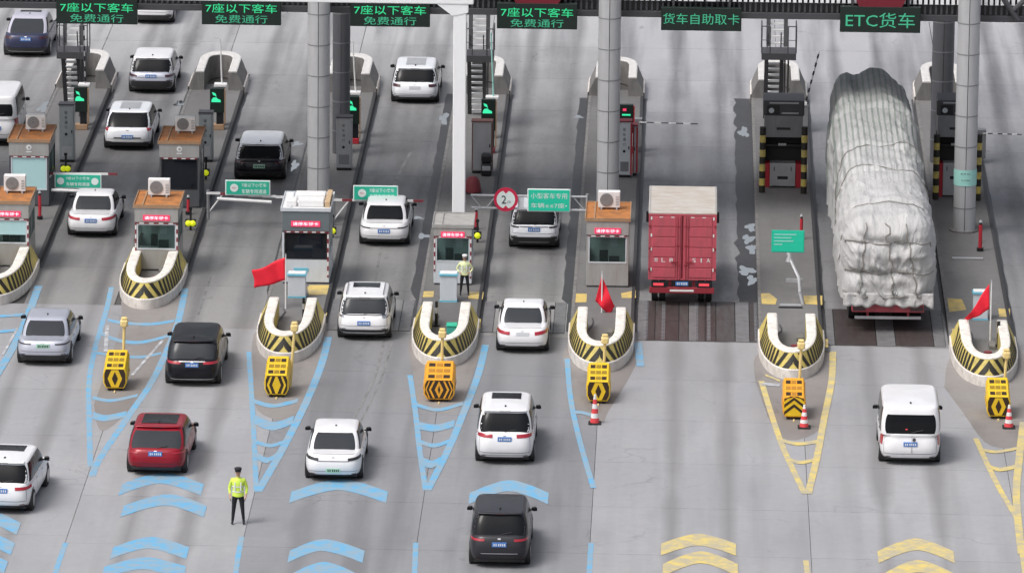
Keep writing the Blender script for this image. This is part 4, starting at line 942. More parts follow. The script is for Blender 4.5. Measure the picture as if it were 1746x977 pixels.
chevron_post(744, 556, 514, 'black bollard just inside the left arm of the barrier below the officer'); chevron_post(1702, 590, 548, 'black bollard just inside the right arm of the rightmost barrier'); chevron_post(518, 548, 508, 'black bollard just inside the right arm of the barrier below the white booth')

# ================================================================== LANE SIGNS ON CROSS BARS
def lane_bar(xa, xb, ya, yb, Y, label, extra=None, sign=None, round_=None):
    a = P(xa, ya, Y); b = P(xb, yb, Y); t = thing('height_bar', label, 'height limit bar', (a.x, Y, 0.0), 0, 'cross bars with green lane signs')
    n = 9
    for i in range(n):
        p = a.lerp(b, i/n); q_ = a.lerp(b, (i+1)/n)
        MB().box(p.x-a.x, q_.x-a.x-0.002, -0.03, 0.03, (p.z+q_.z)/2-0.04, (p.z+q_.z)/2+0.04).build('bar_segment', ('white_plastic', 'red_dull')[1 if i in (1, 8) else 0], t)
    MB().cyl((0.06, 0.04, 0.2), (0.06, 0.04, a.z+0.1), 0.06, n=10).build('post', 'steel_mid', t)
    MB().cyl((0.08, 0.05, a.z-0.75), (0.62, 0.0, a.z-0.02), 0.03, n=8).build('stay', 'white_plastic', t)
    if extra:
        c = P(extra[0], extra[2], Y-0.4); d = P(extra[1], extra[3], Y-0.4)
        MB().cyl(c-Vector((a.x, Y, 0)), d-Vector((a.x, Y, 0)), 0.06, n=10).build('lower_arm', 'white_plastic', t)
    if sign:
        x0, x1, y0, y1 = sign[:4]; c = P(x0, y1, Y-0.08); d = P(x1, y0, Y-0.08)
        X0, X1, Z0, Z1 = c.x-a.x, d.x-a.x, c.z, d.z
        pn = box('sign_panel', 'sign_white', t, X0, X1, -0.10, -0.06, Z0, Z1, 0.03); W_ = X1-X0; Hh = Z1-Z0
        pn2 = box('green_field', 'sign_green', pn, X0+0.045, X1-0.045, -0.112, -0.101, Z0+0.045, Z1-0.045, 0.0)
        lx = X0+W_*0.64
        if sign[4] != 'small':
            MB().cyl((X0+W_*0.2, -0.113, (Z0+Z1)/2), (X0+W_*0.2, -0.122, (Z0+Z1)/2), 0.15, n=24).build('round_symbol', 'sign_white', pn)
            MB().cyl((X0+W_*0.2, -0.1225, (Z0+Z1)/2), (X0+W_*0.2, -0.126, (Z0+Z1)/2), 0.085, n=20).build('symbol_centre', 'sign_red' if False else 'reflective', pn)
            text('lettering', '限高2m', 'sign_red', pn, 0.16, 0.05, X0+W_*0.2, -0.128, (Z0+Z1)/2)
            text('lettering', '7座以下小客车', 'sign_white', pn, W_*0.55, Hh*0.25, lx, -0.115, Z0+Hh*0.69, bold=0.007); text('lettering', '车辆专用通道', 'sign_white', pn, W_*0.55, Hh*0.29, lx, -0.115, Z0+Hh*0.28, bold=0.007)
        else:
            for sx in (0.13, 0.86): MB().cyl((X0+W_*sx, -0.113, (Z0+Z1)/2), (X0+W_*sx, -0.122, (Z0+Z1)/2), 0.135, n=24).build('round_symbol', 'sign_white', pn)
            text('lettering', '7座以下小客车', 'sign_white', pn, W_*0.5, Hh*0.20, X0+W_*0.5, -0.115, Z0+Hh*0.70, bold=0.007); text('lettering', '车辆专用通道', 'sign_white', pn, W_*0.5, Hh*0.25, X0+W_*0.5, -0.115, Z0+Hh*0.30, bold=0.007)
    return t, a
lane_bar(60, 200, 296, 297, 11.0, 'cross bar with the wide green sign bearing two white discs, left', (88, 177, 324, 327), (93, 173, 297, 321, 'small'))
lane_bar(352, 566, 329, 341, 8.6, 'cross bar with green sign below the black car with the white roof', (370, 463, 339, 345), (384, 461, 308, 333, 'x'))
lane_bar(566, 722, 341, 343, 8.0, 'cross bar with green sign right of the white booth', None, (602, 679, 317, 342, 'x'))
# lattice arm with the round width sign and the green board
Yt = 4.2; a = P(803, 333, Yt); b = P(1001, 336, Yt); c = P(803, 354, Yt); d = P(1001, 359, Yt)
t = thing('sign_lattice', 'white lattice arm carrying the round red edged number 2 sign and a green board', 'sign arm', (a.x, Yt, 0)); o_ = Vector((a.x, Yt, 0))
for p, q_ in ((a, b), (c, d)): MB().cyl(p-o_, q_-o_, 0.045, n=8).build('rail', 'steel_light', t)
MB().cyl(b-o_+Vector((0, 0, 0.1)), d-o_-Vector((0, 0, 0.1)), 0.045, n=8).build('end_rail', 'steel_light', t)
for f0, f1 in ((0.0, 0.09), (0.22, 0.13), (0.88, 0.98)): MB().cyl(a.lerp(b, f0)-o_, c.lerp(d, f1)-o_, 0.025, n=8).build('lattice_brace', 'steel_light', t)
MB().cyl((b.x-a.x+0.02, 0.06, 0.2), (b.x-a.x+0.02, 0.06, b.z+0.1), 0.05, n=8).build('post', 'steel_mid', t)
cs = P(862.5, 340.5, Yt-0.1)-o_; R_ = 0.44
rs = MB().cyl((cs.x, -0.10, cs.z), (cs.x, -0.06, cs.z), R_, n=40).build('round_sign', 'sign_red', t)
MB().cyl((cs.x, -0.105, cs.z), (cs.x, -0.101, cs.z), R_*0.76, n=36).build('white_disc', 'sign_white', rs)
for sg in (-1, 1): 
    q = MB(); q.prism([(cs.x-0.12, cs.z+sg*R_*0.78), (cs.x+0.12, cs.z+sg*R_*0.78), (cs.x, cs.z+sg*R_*0.50)], -0.110, -0.1055); q.build('wedge_mark', 'sign_red', rs)
text('numeral', '2', 'panel_black', rs, 0.17, 0.30, cs.x-0.07, -0.115, cs.z); text('numeral', 'm', 'steel_mid', rs, 0.12, 0.09, cs.x+0.12, -0.115, cs.z-0.09)
c0 = P(899, 361, Yt-0.1)-o_; c1 = P(973, 323, Yt-0.1)-o_
gs = box('sign_panel', 'sign_white', t, c0.x, c1.x, -0.10, -0.05, c0.z, c1.z, 0.04); box('green_field', 'sign_bright', gs, c0.x+0.04, c1.x-0.04, -0.112, -0.101, c0.z+0.04, c1.z-0.04, 0.0)
w_ = c1.x-c0.x; h_ = c1.z-c0.z; mx_ = (c0.x+c1.x)/2
text('lettering', '小型客车专用', 'sign_white', gs, w_*0.84, h_*0.25, mx_, -0.115, c0.z+h_*0.70); text('lettering', '车辆≤≤7座•', 'sign_white', gs, w_*0.84, h_*0.22, mx_, -0.115, c0.z+h_*0.28)
for dx, n_ in ((P(898, 342, Yt).x-a.x-0.1, 0),): box('pale_plate', 'pale_panel', t, dx-0.22, dx+0.0, -0.03, 0.02, c.z+0.02, a.z-0.02)

# green board on a bent white arm on the machine island
g0 = G(1362, 522, 0.2); Yg = g0.y+0.3
t = thing('tilted_signboard', 'bright green board on a bent white arm in front of the red post', 'sign', (g0.x, Yg, 0.2)); o_ = Vector((g0.x, Yg, 0.2))
c0 = P(1315, 430, Yg+1.5)-o_; c1 = P(1372, 393, Yg+1.5)-o_; yy = 1.5
pn = box('panel', 'sign_green', t, c0.x, c1.x, yy-0.03, yy, c0.z, c1.z, 0.015); box('field', 'sign_bright', pn, c0.x+0.03, c1.x-0.03, yy-0.04, yy-0.031, c0.z+0.03, c1.z-0.03)
for i, ww in enumerate((0.8, 0.62, 0.7, 0.3)): box('lettering', 'aqua_wrap', pn, c0.x+0.09, c0.x+0.09+ww*0.98, yy-0.045, yy-0.041, c1.z-0.17-i*0.12, c1.z-0.13-i*0.12)
pts = [P(x, y, Yg+f)-o_ for x, y, f in ((1344, 432, 1.5), (1346, 440, 1.4), (1362, 474, 0.9), (1364, 500, 0.1), (1372, 530, -0.1))]
MB().tube(pts, 0.06, 8).build('arm', 'steel_light', t); q = MB(); q.cyl(pts[1]-Vector((0, 0, 0.12)), pts[1]+Vector((0, 0, 0.16)), 0.14, 0.05, 10); q.build('joint', 'steel_light', t)
p1 = P(1340, 478, Yg+0.85)-o_; p2 = P(1368, 478, Yg+0.85)-o_; MB().box(p1.x, p2.x, 0.82, 0.88, p1.z-0.07, p1.z+0.07).build('cross_plate', 'steel_light', t)
t = thing('low_barrier', 'pale low kerb bar lying behind the barrier on the machine island', 'kerb bar', (*G(1348, 525, 0.2).xy, 0.2)); box('bar', 'steel_light', t, -0.38, 0.38, 0, 0.14, 0, 0.12, 0.02); box('foot', 'panel_black', t, -0.42, 0.42, -0.05, -0.001, 0, 0.05)
t = thing('low_barrier', 'pale low kerb bar lying in front of the right column', 'kerb bar', (*G(1650, 443, 0.2).xy, 0.2)); box('bar', 'steel_light', t, -0.56, 0.56, 0, 0.14, 0, 0.07, 0.02); box('foot', 'steel_mid', t, -0.5, 0.5, 0.141, 0.2, 0, 0.05)

# ================================================================== CRASH CUSHIONS WITH LAMP POLES
def cushion(xa, xb, yb, label, body='cushion_yellow', pat='diamond', lamp=None, Ln=1.25):
    g = G((xa+xb)/2, yb, 0); s_ = SC(g.y); w_ = (xb-xa)/s_; h = w_/2; t = thing('crash_cushion', label, 'crash cushion', (g.x, g.y, 0), 0, 'yellow crash cushions in front of the barriers')
    Hf, Hb = 0.78, 1.12; z0 = 0.10
    o8 = [(-h*0.78, z0), (h*0.78, z0), (h, z0+0.18), (h, Hf-0.16), (h*0.84, Hf), (-h*0.84, Hf), (-h, Hf-0.16), (-h, z0+0.18)]
    q = MB(); n = 8; bk = [(x, z if z < Hf*0.6 else z+(Hb-Hf)) for x, z in o8]
    q.v = [(x, 0, z) for x, z in o8]+[(x, Ln, z) for x, z in bk]; q.f = [tuple(range(n)), tuple(reversed(range(n, 2*n)))]+[(i, (i+1) % n, n+(i+1) % n, n+i) for i in range(n)]; q.m = [0]*len(q.f)
    bd = q.build('body', body, t, bevel=0.02)
    fc = MB(); fc.prism([(x*0.9, z0+0.04+(z-z0)*0.9) for x, z in o8], -0.012, -0.001); face_ = fc.build('face_plate', 'cushion_black' if pat != 'up' else 'cushion_yellow', t)
    zc = (z0+Hf)/2; hh = (Hf-z0)*0.43
    def pl(pts, mt_, y=-0.018, nm='chevron'): MB().prism(pts, y, y+0.0055).build(nm, mt_, face_)
    if pat == 'diamond':
        pl([(-h*.62, zc), (-h*.30, zc+hh), (h*.30, zc+hh), (h*.62, zc), (h*.30, zc-hh), (-h*.30, zc-hh)], body); pl([(-h*.26, zc), (0, zc+hh*.82), (h*.26, zc), (0, zc-hh*.82)], 'cushion_black', -0.025, 'diamond')
    elif pat == 'solid':
        pl([(-h*.36, zc), (-h*.08, zc+hh), (h*.08, zc+hh), (h*.36, zc), (h*.08, zc-hh), (-h*.08, zc-hh)], body)
        for sg in (-1, 1): pl([(sg*h*.62, zc), (sg*h*.36, zc+hh), (sg*h*.52, zc+hh), (sg*h*.80, zc), (sg*h*.52, zc-hh), (sg*h*.36, zc-hh)], body)
    elif pat == 'split':
        pl([(-h*.28, zc), (0, zc+hh), (h*.28, zc), (0, zc-hh)], body); pl([(-h*.08, zc), (0, zc+hh*.5), (h*.08, zc), (0, zc-hh*.5)], 'cushion_black', -0.025, 'diamond')
        for sg in (-1, 1):
            pl([(sg*h*.52, zc), (sg*h*.26, zc+hh), (sg*h*.38, zc+hh), (sg*h*.66, zc), (sg*h*.38, zc-hh), (sg*h*.26, zc-hh)], body); pl([(sg*h*.80, zc), (sg*h*.58, zc+hh), (sg*h*.66, zc+hh), (sg*h*.88, zc), (sg*h*.66, zc-hh), (sg*h*.58, zc-hh)], body)
    elif pat == 'up':
        for k in range(3):
            zz = z0+0.08+k*0.24; pl([(-h*.86, zz), (0, zz+0.26), (h*.86, zz), (h*.86, min(zz+0.11, Hf)), (0, min(zz+0.37, Hf-0.01)), (-h*.86, min(zz+0.11, Hf))] if k < 2 else [(-h*.86, zz-0.02), (-h*.55, zz+0.08), (0, zz+0.14), (h*.55, zz+0.08), (h*.86, zz-0.02), (h*.86, zz+0.06), (h*.3, zz+0.15), (-h*.3, zz+0.15), (-h*.86, zz+0.06)], 'cushion_black')
    # slotted sloping lid
    sl_ = 'orange_slot' if body != 'cushion_yellow' else 'cushion_slot'
    for r in range(3):
        f0 = (r+0.25)/3.3; f1 = (r+0.82)/3.3
        for c_ in range(3):
            x0_, x1_ = -h*0.72+c_*h*0.49, -h*0.72+c_*h*0.49+h*0.42
            za, zb2 = Hf+(Hb-Hf)*f0+0.006, Hf+(Hb-Hf)*f1+0.006
            q = MB(); q.box(x0_, x1_, Ln*f0, Ln*f1, 0, 0); q.v = [(x0_, Ln*f0, za), (x1_, Ln*f0, za), (x1_, Ln*f1, zb2), (x0_, Ln*f1, zb2)]; q.f = [(0, 1, 2, 3)]; q.m = [0]; q.build('lid_slot', sl_ if (r+c_) % 2 or r == 1 else 'cushion_black', bd, fix=False)
    for sg in (-1, 1):
        for yy in (0.1, Ln-0.2): MB().cyl((sg*h*0.5, yy, 0.03), (sg*h*0.5, yy, 0.12), 0.06, n=10).build('foot', 'rubber', t)
        q = MB(); rl = sg*(h+0.012); q.box(min(rl, rl+sg*0.01), max(rl, rl+sg*0.01), 0.05, Ln-0.05, 0.42, 0.50); q.build('side_rail', body, bd)
    MB().tube([(0, -0.05, 0.02), (0, -0.25, 0.03)], 0.03, 6).build('tow_eye', 'lamp_cream', t)
    if lamp:
        lx, lt, lb = lamp; Yl = g.y+Ln+0.1; a = P(lx, lb, Yl); b = P(lx, lt, Yl); X = a.x-g.x; Z = b.z
        MB().cyl((X*0.72, Ln+0.12, 0.02), (X, Ln+0.12, Z-0.32), 0.05, n=10, mi=0).build('lamp_pole', 'pole_cream', t)
        lh = box('lamp_head', 'lamp_cream', t, X-0.13, X+0.13, Ln+0.0, Ln+0.24, Z-0.32, Z-0.08, 0.05)
        MB().cyl((X, Ln-0.001, Z-0.2), (X, Ln-0.04, Z-0.2), 0.09, n=14).build('lens', 'pole_cream', lh); box('cap', 'pole_cream', lh, X-0.10, X+0.10, Ln+0.03, Ln+0.21, Z-0.079, Z, 0.03)
    return t
cushion(176, 216, 667, 'yellow cushion with a black diamond, front most of the second island from the left', lamp=(212, 541, 610))
cushion(451, 492, 678, 'yellow cushion with a plain yellow hexagon between black chevrons, below the white booth', pat='solid', lamp=(502, 549, 620))
cushion(722, 775, 686, 'wide orange cushion with split diamond below the booth with the officer', 'cushion_orange', 'split', lamp=(754, 560, 620))
cushion(1000, 1040, 689, 'yellow cushion behind a red and white cone below the narrow red flag', pat='diamond', lamp=(1031, 570, 630))
cushion(1334, 1373, 716, 'orange cushion with upward black chevrons beside a cone', 'cushion_orange', 'up', lamp=(1365, 579, 650))
cushion(1682, 1722, 715, 'rightmost yellow cushion, turned beside a cone, below the slanting red flag', pat='diamond', lamp=(1715, 595, 650))
def cone(px, yb, yt, label):
    g = G(px, yb, 0); H = (yb-yt)/(SC(g.y)*.972); t = thing('traffic_cone', label, 'traffic cone', (g.x, g.y, 0), 0, 'red and white traffic cones')
    r0, r1 = 0.155, 0.035; n = 6; box('foot', 'rubber', t, -0.21, 0.21, -0.21, 0.21, 0, 0.05, 0.02)
    for i in range(n): f0, f1 = i/n, (i+1)/n; MB().cyl((0, 0, 0.05+(H-0.05)*f0), (0, 0, 0.05+(H-0.05)*f1), r0+(r1-r0)*f0, r0+(r1-r0)*f1, 18, cap=(i == n-1)).build('cone_band', ('cone_red', 'white_plastic')[i % 2], t, smooth=False)
    return t
cone(1014, 722, 672, 'red and white cone in front of the yellow cushion below the narrow red flag'); cone(1371, 729, 690, 'red and white cone at the right side of the orange chevron cushion'); cone(1720, 729, 690, 'red and white cone at the right side of the rightmost cushion')

# ================================================================== FLAGS
def flag(px, yb, yt, grid_px, label, Y=None, wave=0.10):
    g = G(px, yb, 0.2); Yf = g.y; t = thing('red_flag', label, 'flag', (g.x, Yf, 0.2), 0, 'red flags along the toll islands'); o_ = Vector((g.x, Yf, 0.2))
    tp = P(px, yt, Yf)-o_
    MB().cyl((0, 0, 0), (0, 0, tp.z), 0.028, 0.020, 8).build('pole', 'white_plastic', t); MB().cyl((0, 0, tp.z), (0, 0, tp.z+0.10), 0.035, 0.01, 8).build('finial', 'steel_light', t)
    A, B, C_, D_ = [P(x, y, Yf)-o_ for x, y in grid_px]      # pole top, pole bottom, fly bottom, fly top
    n = 14; rows = []
    for i in range(n+1):
        u = i/n; r = []
        for j in range(9):
            v = j/8; p = A.lerp(D_, u).lerp(B.lerp(C_, u), v); p = p.copy(); p.y += wave*math.sin(u*7+v*1.5)*min(1, u*3); p.z += 0.03*math.sin(u*6+1)*u*(1-v); p.x += 0.02*math.sin(v*7+u*4)*u; r.append(p)
        rows.append(r)
    f = MB().grid(rows).build('cloth', 'flag_red', t, smooth=True, fix=False); md = f.modifiers.new('thickness', 'SOLIDIFY'); md.thickness = 0.006
    return t
flag(487, 526, 437, [(486, 439), (486, 478), (434, 492), (430, 462)], 'large red flag spread to the left of the white booth')
flag(1026, 533, 466, [(1026, 471), (1015, 513), (1038, 537), (1049, 524)], 'narrow red flag hanging limp before the middle booth', wave=0.06)
flag(1688, 585, 482, [(1687, 484), (1687, 527), (1650, 548), (1645, 545)], 'red flag slanting down left of its pole at the right edge')
# ================================================================== VEHICLES
def lerp(a, b, f): return a+(b-a)*f
def interp(tab, x):
    if x <= tab[0][0]: return tab[0][1]
    for (a, va), (b, vb) in zip(tab, tab[1:]):
        if x <= b: f = (x-a)/(b-a); f = f*f*(3-2*f); return va+(vb-va)*f
    return tab[-1][1]
def vehicle(label, px, pyb, kind='suv', W=1.85, L=4.6, H=1.66, paint='paint_white', rz=0.0, glass='car_glass', tail='tail_red', tails=None, plate='plate_blue', plate_z=0.78,
            roof='none', bumper=0.30, spoiler=True, rails=False, strip=None, name='parked_car', cat='car', belt=None, gw=(0.95, 0.80), gy=None, win=(0.06, 0.86, 0.92), two_tone=None, handle=True, skirt='trim_black', lowbar=None, group='vehicles driving through the toll plaza', rearround=1.0):
    """origin on the ground under the tail, nose towards +y"""
    belt = belt or H*0.605
    plate_z = min(plate_z, belt-0.12)
    g = G(px, pyb, 0); oh = 0.85
    t = thing(name, label, cat, (g.x, g.y-oh, 0), rz, group)
    zs = 0.21; hw = W/2; n_ = 5.4
    if kind == 'sedan': top = [(-.1, belt+0.06), (0.0, belt+0.06), (0.75, belt+0.05), (1.3, belt), (L-1.5, belt-0.03), (L-0.9, belt-0.10), (L, belt-0.32)]
    elif kind == 'van': top = [(-.1, belt+0.02), (0.5, belt), (L-0.9, belt), (L-0.3, belt-0.12), (L, belt-0.28)]
    else: top = [(-.1, belt+0.04), (0.5, belt+0.02), (1.2, belt), (L-1.4, belt), (L-0.8, belt-0.07), (L, belt-0.30)]
    # slices: fraction of height -> half width factor, tail inset, nose inset
    prof = [(0.0, .90, .16, .16), (.10, .95, .08, .08), (.25, .985, .02, .02), (.45, 1.0, .0, .0), (.62, .995, .02, .03), (.78, .975, .055, .08), (.90, .95, .10, .14), (.97, .925, .15*rearround, .20), (1.0, .89, .21*rearround, .28)]
    def pf(f):
        for a, b in zip(prof, prof[1:]):
            if f <= b[0]: u = (f-a[0])/(b[0]-a[0]); return [lerp(a[i], b[i], u) for i in (1, 2, 3)]
        return prof[-1][1:]
    def S(a, f):
        wf, ri, ni = pf(f); c, s_ = math.cos(a), math.sin(a)
        x = hw*wf*math.copysign(abs(c)**(2/n_), c); y0, y1 = ri, L-ni; y = (y0+y1)/2+(y1-y0)/2*math.copysign(abs(s_)**(2/(n_+1.5)), s_)
        return Vector((x, y, zs+(interp(top, y)-zs)*f))
    NA = 72; body = MB(); rows = [[S(2*math.pi*(i+0.5)/NA, f[0]) for i in range(NA)] for f in prof]; body.grid(rows, closed=True)
    last = rows[-1]; cy = L/2
    for k in (.94, .85, .65, .4, .15):
        body.grid([last, [Vector((p.x*k, cy+(p.y-cy)*(1-(1-k)*0.7), interp(top, cy+(p.y-cy)*(1-(1-k)*0.7))+0.025*(1-k*k))) for p in rows[-1]]], closed=True); last = [Vector((p.x*k, cy+(p.y-cy)*(1-(1-k)*0.7), interp(top, cy+(p.y-cy)*(1-(1-k)*0.7))+0.025*(1-k*k))) for p in rows[-1]]
    body.poly(last)
    bo = body.build('body', paint, t, smooth=True)
    box('underbody', 'trim_black', t, -hw*0.82, hw*0.82, 0.3, L-0.3, 0.16, zs+0.05)
    # greenhouse
    gy = gy or {'sedan': (0.92, 1.62, L-1.05, L-2.05), 'suv': (0.20, 0.62, L-1.0, L-1.75), 'van': (0.10, 0.22, L-0.45, L-1.1)}[kind]
    if kind == 'sedan': gw = (min(gw[0], 0.90), min(gw[1], 0.73))
    yrb, yrt, yfb, yft = gy; wb, wt = hw*gw[0], hw*gw[1]; zb = belt-0.03; ng = 6.0 if kind != 'van' else 7.0
    gp = [(0, 0), (.2, 0), (.4, 0), (.6, 0), (.8, 0), (.92, .002), (.97, .018), (1.0, .06)]
    def gpar(h):
        ins = 0
        for a, b in zip(gp, gp[1:]):
            if h <= b[0]: ins = lerp(a[1], b[1], (h-a[0])/(b[0]-a[0])); break
        q = h; bow = 0.035*math.sin(math.pi*min(1, h))
        return lerp(wb, wt, q)+bow-ins, lerp(yrb, yrt, q)-bow+ins, lerp(yfb, yft, q)+bow-ins*1.5, zb+(H-0.03-zb)*h
    def Gh(a, h):
        w_, y0, y1, z = gpar(h); c, s_ = math.cos(a), math.sin(a)
        return Vector((w_*math.copysign(abs(c)**(2/ng), c), (y0+y1)/2+(y1-y0)/2*math.copysign(abs(s_)**(2/(ng+2)), s_), z))
    gh = MB(); grow = [[Gh(2*math.pi*(i+0.5)/NA, h[0]) for i in range(NA)] for h in gp]; gh.grid(grow, closed=True)
    w1, ya, yb_, z1 = gpar(1.0); cyr = (ya+yb_)/2
    def roofz(k): return z1+0.03*(1-k**2.5)
    last = grow[-1]
    for k in (.9, .7, .45, .2):
        nw = [Vector((p.x*k, cyr+(p.y-cyr)*k, roofz(k))) for p in grow[-1]]; gh.grid([last, nw], closed=True); last = nw
    gh.poly(last)
    rf = gh.build('roof', two_tone or paint, t, smooth=True)
    def ghrear(xf, h, off=0.006):
        w_, y0, y1, z = gpar(h); x = w_*xf; y = (y0+y1)/2-(y1-y0)/2*(1-abs(xf)**ng)**(1/(ng+2)); return Vector((x, y-off, z+off*0.5))
    def ghfront(xf, h, off=0.006):
        w_, y0, y1, z = gpar(h); x = w_*xf; y = (y0+y1)/2+(y1-y0)/2*(1-abs(xf)**ng)**(1/(ng+2)); return Vector((x, y+off, z+off*0.5))
    def ghside(sg, qf, h, off=0.006):
        w_, y0, y1, z = gpar(h); y = (y0+y1)/2+(y1-y0)/2*qf; x = w_*(1-abs(qf)**(ng+2))**(1/ng); return Vector((sg*(x+off), y, z+off*0.3))
    h0, h1, xw = win if kind != 'sedan' else (0.08, 0.86, 0.82)
    q = MB(); q.grid([[ghrear(xw*(1-0.05*abs(2*i/6-1)**4)*u/10, lerp(h0, h1, i/6)) for u in range(-10, 11)] for i in range(7)]); rw = q.build('rear_window', glass, t, smooth=True, fix=False)
    q = MB(); q.grid([[ghfront(0.88*u/10, lerp(0.08, 0.9, i/6)) for u in range(-10, 11)] for i in range(7)]); q.build('windscreen', glass, t, smooth=True, fix=False)
    for sg in (-1, 1):
        for qa, qb in ((-0.84, -0.50), (-0.47, 0.08), (0.11, 0.78)):
            q = MB(); q.grid([[ghside(sg, lerp(qa, qb, u/6), lerp(0.06, 0.90, i/4)) for u in range(7)] for i in range(5)]); q.build('side_window', 'car_glass', t, smooth=True, fix=False)
        # door seams and handles on the flank
        for yy in (L*0.34, L*0.56):
            pts = []
            for f in (0.15, 0.4, 0.6, 0.8, 0.95):
                wf = pf(f)[0]; z = zs+(interp(top, yy)-zs)*f; pts.append((sg*(hw*wf*0.999), yy, z))
            MB().tube(pts, 0.006, 4).build('door_seam', 'trim_black', t)
        if handle:
            for yy in (L*0.36, L*0.58): box('door_handle', 'chrome' if kind != 'van' else 'trim_black', t, sg*hw*0.965-0.02, sg*hw*0.965+0.02, yy-0.0, yy+0.14, belt-0.16, belt-0.13, 0.006)
        # mirror
        mz = belt+0.06; my = yfb-0.42
        q = MB(); rows = []
        for i in range(7):
            a = -math.pi/2+math.pi*i/6; rows.append([(sg*(hw*0.97+0.08+0.085*math.cos(a)**0.6*math.cos(b)), my+0.06*math.cos(a)*math.sin(b)*1.2, mz+0.075*math.sin(a)) for b in [2*math.pi*k/12 for k in range(12)]])
        q.grid(rows, closed=True); mo = q.build('wing_mirror', 'trim_black', t, smooth=True); box('mirror_glass', 'car_glass', mo, sg*(hw*0.97+0.10)-0.075, sg*(hw*0.97+0.10)+0.075, my-0.085, my-0.070, mz-0.05, mz+0.05)
        MB().cyl((sg*hw*0.90, my, mz-0.05), (sg*(hw*0.97+0.05), my, mz-0.02), 0.025, n=8).build('mirror_arm', 'trim_black', mo)
    # lower body tail patches
    def tailp(xf, f, off=0.008):
        wf, ri, ni = pf(f); y0, y1 = ri, L-ni; xa = min(0.9995, abs(xf)); y = (y0+y1)/2-(y1-y0)/2*(1-xa**n_)**(1/(n_+1.5))
        return Vector((hw*wf*xf*(1+off/hw*0.6), y-off, zs+(interp(top, y)-zs)*f))
    def tpatch(nm, mt_, x0, x1, f0, f1, off=0.008, parent=None, slant=0.0, nu=10):
        q = MB(); q.grid([[tailp(lerp(x0, x1, u/nu), lerp(f0, f1, i/4)+slant*(u/nu), off) for u in range(nu+1)] for i in range(5)]); return q.build(nm, mt_, parent or t, smooth=True, fix=False)
    if bumper: tpatch('lower_bumper', skirt, -0.985, 0.985, 0.0, bumper, 0.010, nu=24)
    tpatch('bumper_seam', 'trim_black', -0.93, 0.93, bumper+0.17, bumper+0.185, 0.006, nu=20)
    for (x0, x1, f0, f1, sl_) in (tails or [(0.62, 0.975, .74, .86, 0.0)]):
        for sg in (-1, 1):
            tl = tpatch('tail_light', tail, sg*x0, sg*x1, f0, f1, 0.012, slant=sl_)
    if strip: tpatch('tail_strip', strip[0], -strip[1], strip[1], strip[2], strip[3], 0.011, nu=16)
    if lowbar: tpatch('lower_trim', lowbar[0], -lowbar[1], lowbar[1], lowbar[2], lowbar[3], 0.014, nu=16)
    # tailgate seam, badge, plate
    if kind != 'sedan':
        for sg in (-1, 1): tpatch('tailgate_seam', 'trim_black', sg*0.855, sg*0.862, bumper+0.17, 0.97, 0.006)
    else:
        tpatch('boot_seam', 'trim_black', -0.80, 0.80, 0.985, 0.995, 0.006, nu=20)
    for sg in (-1, 1): tpatch('reflector', 'tail_dark', sg*0.66, sg*0.82, bumper+0.02, bumper+0.05, 0.012)
    if kind != 'van': tpatch('badge', 'chrome', -0.05, 0.05, 0.86, 0.91, 0.016)
    pp = tailp(0, (plate_z-zs)/(interp(top, 0.05)-zs), 0.0); pl_ = box('number_plate', plate, t, -0.22, 0.22, pp.y-0.03, pp.y+0.02, plate_z-0.07, plate_z+0.07)
    q = MB()
    for i, dx in enumerate((-0.17, -0.11, -0.03, 0.03, 0.09, 0.15)): q.box(dx, dx+0.035, pp.y-0.036, pp.y-0.031, plate_z-0.035, plate_z+0.035)
    q = tag(q.build('plate_characters', 'plate_text' if plate != 'plate_green' else 'trim_black', pl_), kind='stuff')
    if spoiler:
        a = gpar(0.93); q = MB(); q.grid([[Vector((a[0]*0.88*u/8, a[1]-dy+0.05*abs(u/8)**3, a[3]+dz)) for u in range(-8, 9)] for dy, dz in ((-0.10, 0.055), (0.02, 0.058), (0.085, 0.04), (0.085, 0.015), (0.0, 0.0))]); sp_ = q.build('spoiler', two_tone or paint, t, smooth=True, fix=False)
        box('brake_light', 'tail_dark', sp_, -0.18, 0.18, a[1]-0.093, a[1]-0.087, a[3]+0.018, a[3]+0.034)
    w_ = tpatch('wiper', 'trim_black', -0.01, 0.0, 0.9, 0.92) if False else None
    if kind != 'sedan':
        pts = [ghrear(x, h, 0.02) for x, h in ((0.0, h0+0.01), (0.22, h0+0.09), (0.42, h0+0.13))]; MB().tube(pts, 0.012, 5).build('wiper', 'trim_black', t)
    if roof in ('pano', 'sun', 'light'):
        ky = {'pano': (-0.78, 0.70), 'sun': (0.10, 0.80), 'light': (-0.6, 0.70)}[roof]; kx = {'pano': 0.80, 'sun': 0.68, 'light': 0.55}[roof]
        q = MB(); rr = []
        for i in range(9):
            yy = cyr+(yb_-ya)/2*lerp(ky[0], ky[1], i/8); rr.append([Vector((w1*kx*u/8, yy, roofz(max(abs(kx*u/8), abs(lerp(ky[0], ky[1], i/8))))+0.010)) for u in range(-8, 9)])
        q.grid(rr); q.build('sunroof', 'car_glass' if roof != 'light' else 'steel_light', rf, smooth=True, fix=False)
    if rails:
        for sg in (-1, 1):
            y0, y1 = ya+0.12, yb_-0.25; x_ = sg*w1*0.93
            MB().tube([(x_, y0, z1-0.02), (x_, y0+0.12, z1+0.055), (x_, y1-0.12, z1+0.055), (x_, y1, z1-0.02)], 0.018, 6).build('roof_rail', 'chrome' if rails == 1 else 'trim_black', rf)
    MB().box(-0.03, 0.03, ya+0.25, ya+0.42, z1+0.02, z1+0.07, top=(-0.006, 0.006, ya+0.25, ya+0.30)).build('aerial', 'trim_black', rf)
    # wheels
    R = 0.33 if kind != 'van' else 0.30
